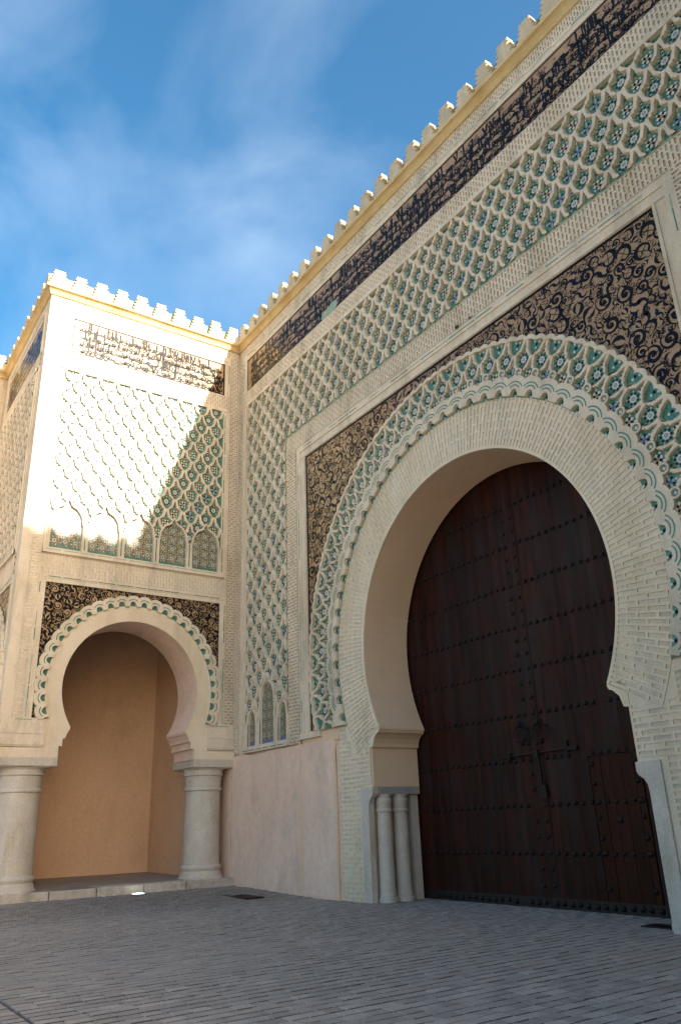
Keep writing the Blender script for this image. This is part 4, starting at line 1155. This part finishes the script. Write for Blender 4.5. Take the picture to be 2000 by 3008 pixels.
merlons(Pv, FP, -5.94, 10, .625)
merlons(Pv, FF, -5.3, 9, .625)
# unseen roof slab put on to stop sunlight inside, niche room
rf = MB(); rf.box(-5.45, -.1, -5.95, 0, 16.15, 16.22); Pv.part('roof_slab', rf, 'far_plaster')
nr = MB()
XB, YB = -4.4, -.60
nr.face([(XB,-5.0,.1),(XB,YB,.1),(XB,YB,11.0),(XB,-5.0,11.0)][::-1]); nr.face([(XB,YB,.1),(-1.05,YB,.1),(-1.05,YB,11.0),(XB,YB,11.0)]); nr.face([(-1.05,YB,.1),(-1.05,-.06,.1),(-1.05,-.06,3.16),(-1.05,YB,3.16)]); cl = MB(); cl.face([(XB,-6.0,11.0),(-.1,-6.0,11.0),(-.1,YB,11.0),(XB,YB,11.0)]); Pv.part('niche_ceiling', cl, 'ceiling_shade')  # unseen ceiling set high and coloured dark to keep the niche top dim
nr.face([(XB,-5.0,.1),(XB,-6.05,.1),(XB,-6.05,11.0),(XB,-5.0,11.0)])
nr.face([(XB,-5.0,.1),(-.5,-5.0,.1),(-.5,-5.0,2.9),(-1.28,-5.0,3.1),(-1.28,-5.0,11.0),(XB,-5.0,11.0)])  # partition added to keep front-arch light out of the niche
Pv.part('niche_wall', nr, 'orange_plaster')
ex = MB(); ex.box(-5.45, XB-.02, -6.04, 0, -.2, 16.1); Pv.part('rear_wall', ex, 'far_plaster')
ex = MB(); ex.box(XB, -1.07, YB+.02, 0.02, -.2, 16.1); ex.box(-1.07, -.05, -.05, .02, -.2, 16.1); Pv.part('party_wall', ex, 'pink_plaster')
fl = MB(); nxx = 10
fl.grid([[(XB+(.0-XB)*i/nxx, -6.0+(YB+6.0)*j/10, .285+random.uniform(-.004, .004)+.05*(1-i/nxx)) for i in range(nxx+1)] for j in range(11)]); Pv.part('niche_floor', fl, 'niche_floor')
# kerb stones along the open side
krn = random.Random(4)
ks = [(-6.75, -5.75), (-5.745, -4.62), (-4.61, -3.55), (-3.54, -2.42), (-2.41, -1.34), (-1.33, -.02)]
for i, (a, b) in enumerate(ks):
    q = MB(); q.bevbox(a+.006, b-.006, -.15, .285+krn.uniform(-.008, .008), -.5, .20+krn.uniform(-.012, .012), .018)
    M = FP
    Pv.part('kerb_stone', q, 'kerb_stone', FP)
q = MB(); q.bevbox(-4.6, .15, -.15, .26, -.5, .45, .018); Pv.part('kerb_stone', q, 'kerb_stone', FF)
# columns
def column(cx, cy, r_, name='column'):
    c = MB(); z0 = .25
    prof = [(r_*1.22, z0-.2), (r_*1.22, z0+.06), (r_*1.17, z0+.08), (r_*1.13, z0+.12), (r_*1.09, z0+.19), (r_*1.05, z0+.22), (r_*1.10, z0+.26), (r_*1.12, z0+.30), (r_*1.09, z0+.34), (r_*1.01, z0+.37), (r_*1.0, z0+.42)]
    for k in range(1, 13): prof.append((r_*(1.0-.045*k/12), z0+.42+k/12*1.72))
    z1 = z0+2.14
    prof += [(r_*1.03, z1+.01), (r_*1.05, z1+.04), (r_*1.03, z1+.08), (r_*.98, z1+.10), (r_*1.0, z1+.24), (r_*1.03, z1+.36), (r_*1.10, z1+.385), (r_*1.11, z1+.40), (r_*1.07, z1+.42), (r_*1.08, z1+.50), (r_*1.16, z1+.55)]
    c.lathe(prof, 48, (cx, cy)); col = Pv.part(name, c, 'marble', smooth=True)
    return col
for cx, cy in ((-.50, -5.34), (-.50, -.66), (-5.0, -5.5)):
    col = column(cx, cy, .475)
    ab = MB()
    x0, x1 = (cx-.62, .04) if cx > -1 else (cx-.5, cx+.62)
    y0_, y1_ = (-6.12, -4.67) if cy < -3 and cx > -1 else ((-1.19, -.0) if cy > -3 else (-6.1, -4.8))
    if cy > -3: y0_ = -1.19
    x0 = -1.32 if cx > -1 else x0
    rows = [[(x0+.05, y0_+.05), (x1-.05, y0_+.05), (x1-.05, y1_-.05), (x0+.05, y1_-.05)], [(x0, y0_), (x1, y0_), (x1, y1_), (x0, y1_)]]
    ab.grid([[(x_, y_, 2.94) for x_, y_ in rows[0]], [(x_, y_, 2.975) for x_, y_ in rows[1]], [(x_, y_, 3.16) for x_, y_ in rows[1]]], True)
    ab.face([(x_, y_, 2.94) for x_, y_ in rows[0]][::-1]); ab.face([(x_, y_, 3.16) for x_, y_ in rows[1]])
    Pv.part('abacus', ab, 'marble')
    ip = MB(); ip.box(x0+.02, x1-.01, y0_+.02, y1_-.005, 3.16, 3.40); Pv.part('impost_block', ip, 'arch_plaster')
Pv.flush(300)

# ------------------------------------------------------------------ neighbouring masses
class Plain:
    pass
def plain_tower(name, label, x0, x1, y0, y1, base):
    t = Thing(name, label, 'tower', base)
    b = MB(); b.box(x0, x1, y0, y1, -.2, 16.2); t.part('wall', b, 'far_plaster')
    for F, a, c in ((frame((x0, y0, 0), (1,0,0), (0,-1,0)), 0, x1-x0), (frame((x1, y0, 0), (0,1,0), (1,0,0)), 0, y1-y0), (frame((x0, y1, 0), (0,-1,0), (-1,0,0)), 0, y1-y0)):
        cornice(t, F, a, c, 1, 1)
        n = int((c-a)/.63); merlons(t, F, a+.33, n, .63)
        plate(t, 'plain_band', F, a+.3, c-.3, 13.7, 14.3, -.05, .02); plate(t, 'plain_band', F, a+.3, c-.3, 15.5, 15.9, -.05, .02)
        plate(t, 'plinth', F, a, c, -.2, 1.1, -.05, .03, 'pink_plaster')
    return t
rt_ = plain_tower('opposite_pavilion', 'plain counterpart pavilion facing the tiled one across the gate, outside the frame', W, W+6.2, -6.7, 2.4, (W+3, -3.5, 0)); rt_.flush(300)
lt_ = plain_tower('side_tower', 'sunlit battlemented tower top just showing at the left edge', -9.6, -5.47, -10.5, -5.9, (-7.5, -8.0, 0))
bricks(lt_, frame((-5.47, 0, 0), (0,1,0), (1,0,0)), -6.5, -6.12, 6.0, 15.6, .165, .09, .045, .04, .02, .01, False, 'band_brick'); lt_.flush(300)

# ------------------------------------------------------------------ small things
def grate(name, label, x0, x1, y0, y1, z, n, rot=0.0, mats='iron'):
    t = Thing(name, label, 'drain grate', ((x0+x1)/2, (y0+y1)/2, z), 'drain grates in the paving')
    f = MB(); w_ = .035
    for q in ((x0,x1,y0,y0+w_), (x0,x1,y1-w_,y1), (x0,x0+w_,y0+w_,y1-w_), (x1-w_,x1,y0+w_,y1-w_)): f.box(*q, z-.03, z+.012)
    t.part('frame', f, 'iron_rust')
    for k in range(n):
        c = x0+w_+(x1-x0-2*w_)*(k+.5)/n; b = MB(); b.box(c-.018, c+.018, y0+w_, y1-w_, z-.02, z+.009); t.part('bar', b, mats)
    p = MB(); p.face([(x0,y0,z-.006),(x1,y0,z-.006),(x1,y1,z-.006),(x0,y1,z-.006)]); t.part('pit_shade', p, 'cable')  # black sheet painted in as the darkness below the bars
grate('drain_grate', 'rusty rectangular drain grate in the paving by the pink wall', 2.05, 3.25, -1.28, -.86, gh(2.6, 0)+.004, 14)
grate('drain_grate', 'dark drain grate at the foot of the right gate jamb', 12.02, 12.72, .28, .62, .004, 12)
gl = MB(); zz = gh(.45, 0)
gl.lathe([(.175, zz-.01), (.175, zz+.012), (.155, zz+.016)], 20, (.47, -2.66)); 
o1 = Thing('ground_light', 'round glass floor light shining white in front of the niche kerb', 'light', (.47, -2.66, zz))
o1.part('rim', gl, 'iron'); g2 = MB(); g2.lathe([(.155, zz+.016), (.12, zz+.03), (.06, zz+.037), (.001, zz+.04)], 20, (.47, -2.66)); o1.part('lens', g2, 'lamp_glass', smooth=True)
def crumple(r_, seed):
    rn = random.Random(seed); m = MB(); rows = []
    for j in range(5):
        th_ = pi*j/4; rows.append([(r_*math.sin(th_)*math.cos(2*pi*i/8)*rn.uniform(.6, 1.2), r_*math.sin(th_)*math.sin(2*pi*i/8)*rn.uniform(.6, 1.2), r_*.6*(1-math.cos(th_))*.5+rn.uniform(-.2, .2)*r_*.3) for i in range(8)])
    m.grid(rows, True); return m
single('crumpled_paper', crumple(.055, 1).mesh('crumpled_paper', 'litter'), T(-.0+.42, -3.45, gh(.4, 0)+.004), 'crumpled white paper scrap on the paving left of the floor light', 'litter')
single('paper_scrap', crumple(.045, 2).mesh('paper_scrap', 'litter'), T(.32, -3.18, gh(.3, 0)+.004), 'smaller white scrap lying close against the niche kerb', 'litter')
cb = MB(); P = [(-5.6, -6.25, 16.55), (-6.5, -6.9, 16.62), (-8.0, -8.0, 16.9), (-12, -11, 17.9)]
cb.tube(P, .022, 6); single('overhead_cable', cb.mesh('overhead_cable', 'cable'), ID, 'thin dark overhead cable against the sky at the left edge', 'cable')

# tufts of weed rooted in the ledge of the arch panel and along wall foot
def tuft(n, h, seed):
    rn = random.Random(seed); m = MB()
    for _ in range(n):
        a = rn.uniform(0, 2*pi); L = h*rn.uniform(.4, 1.0); b = Vector((math.cos(a), math.sin(a), 0)); lean = rn.uniform(.2, .9)
        p = Vector((rn.uniform(-.25, .25)*h*2, rn.uniform(-.05, .05), 0)); sd = b.orthogonal().normalized()*h*.05
        q = p+b*L*lean*.4+Vector((0, 0, L*.6)); e = p+b*L*lean+Vector((0, 0, L*(.9-.5*lean)))
        m.face([p-sd, p+sd, q+sd, q-sd]); m.face([q-sd, q+sd, e])
    return m
for k, (x_, z_, h_, lab) in enumerate(((10.05, 10.99, .13, 'large dark weed tuft on the ledge above the scroll spandrel'), (10.45, 10.99, .08, 'small weed tuft just right of the large one on the ledge'), (12.1, 10.99, .09, 'small weed tuft on the ledge nearer the right frame corner'))):
    single('weed_tuft', tuft(46, h_, k).mesh('weed_tuft', 'shrub'), T(x_, -.035, z_-.02), lab, 'weed', 'weeds on the ledge')
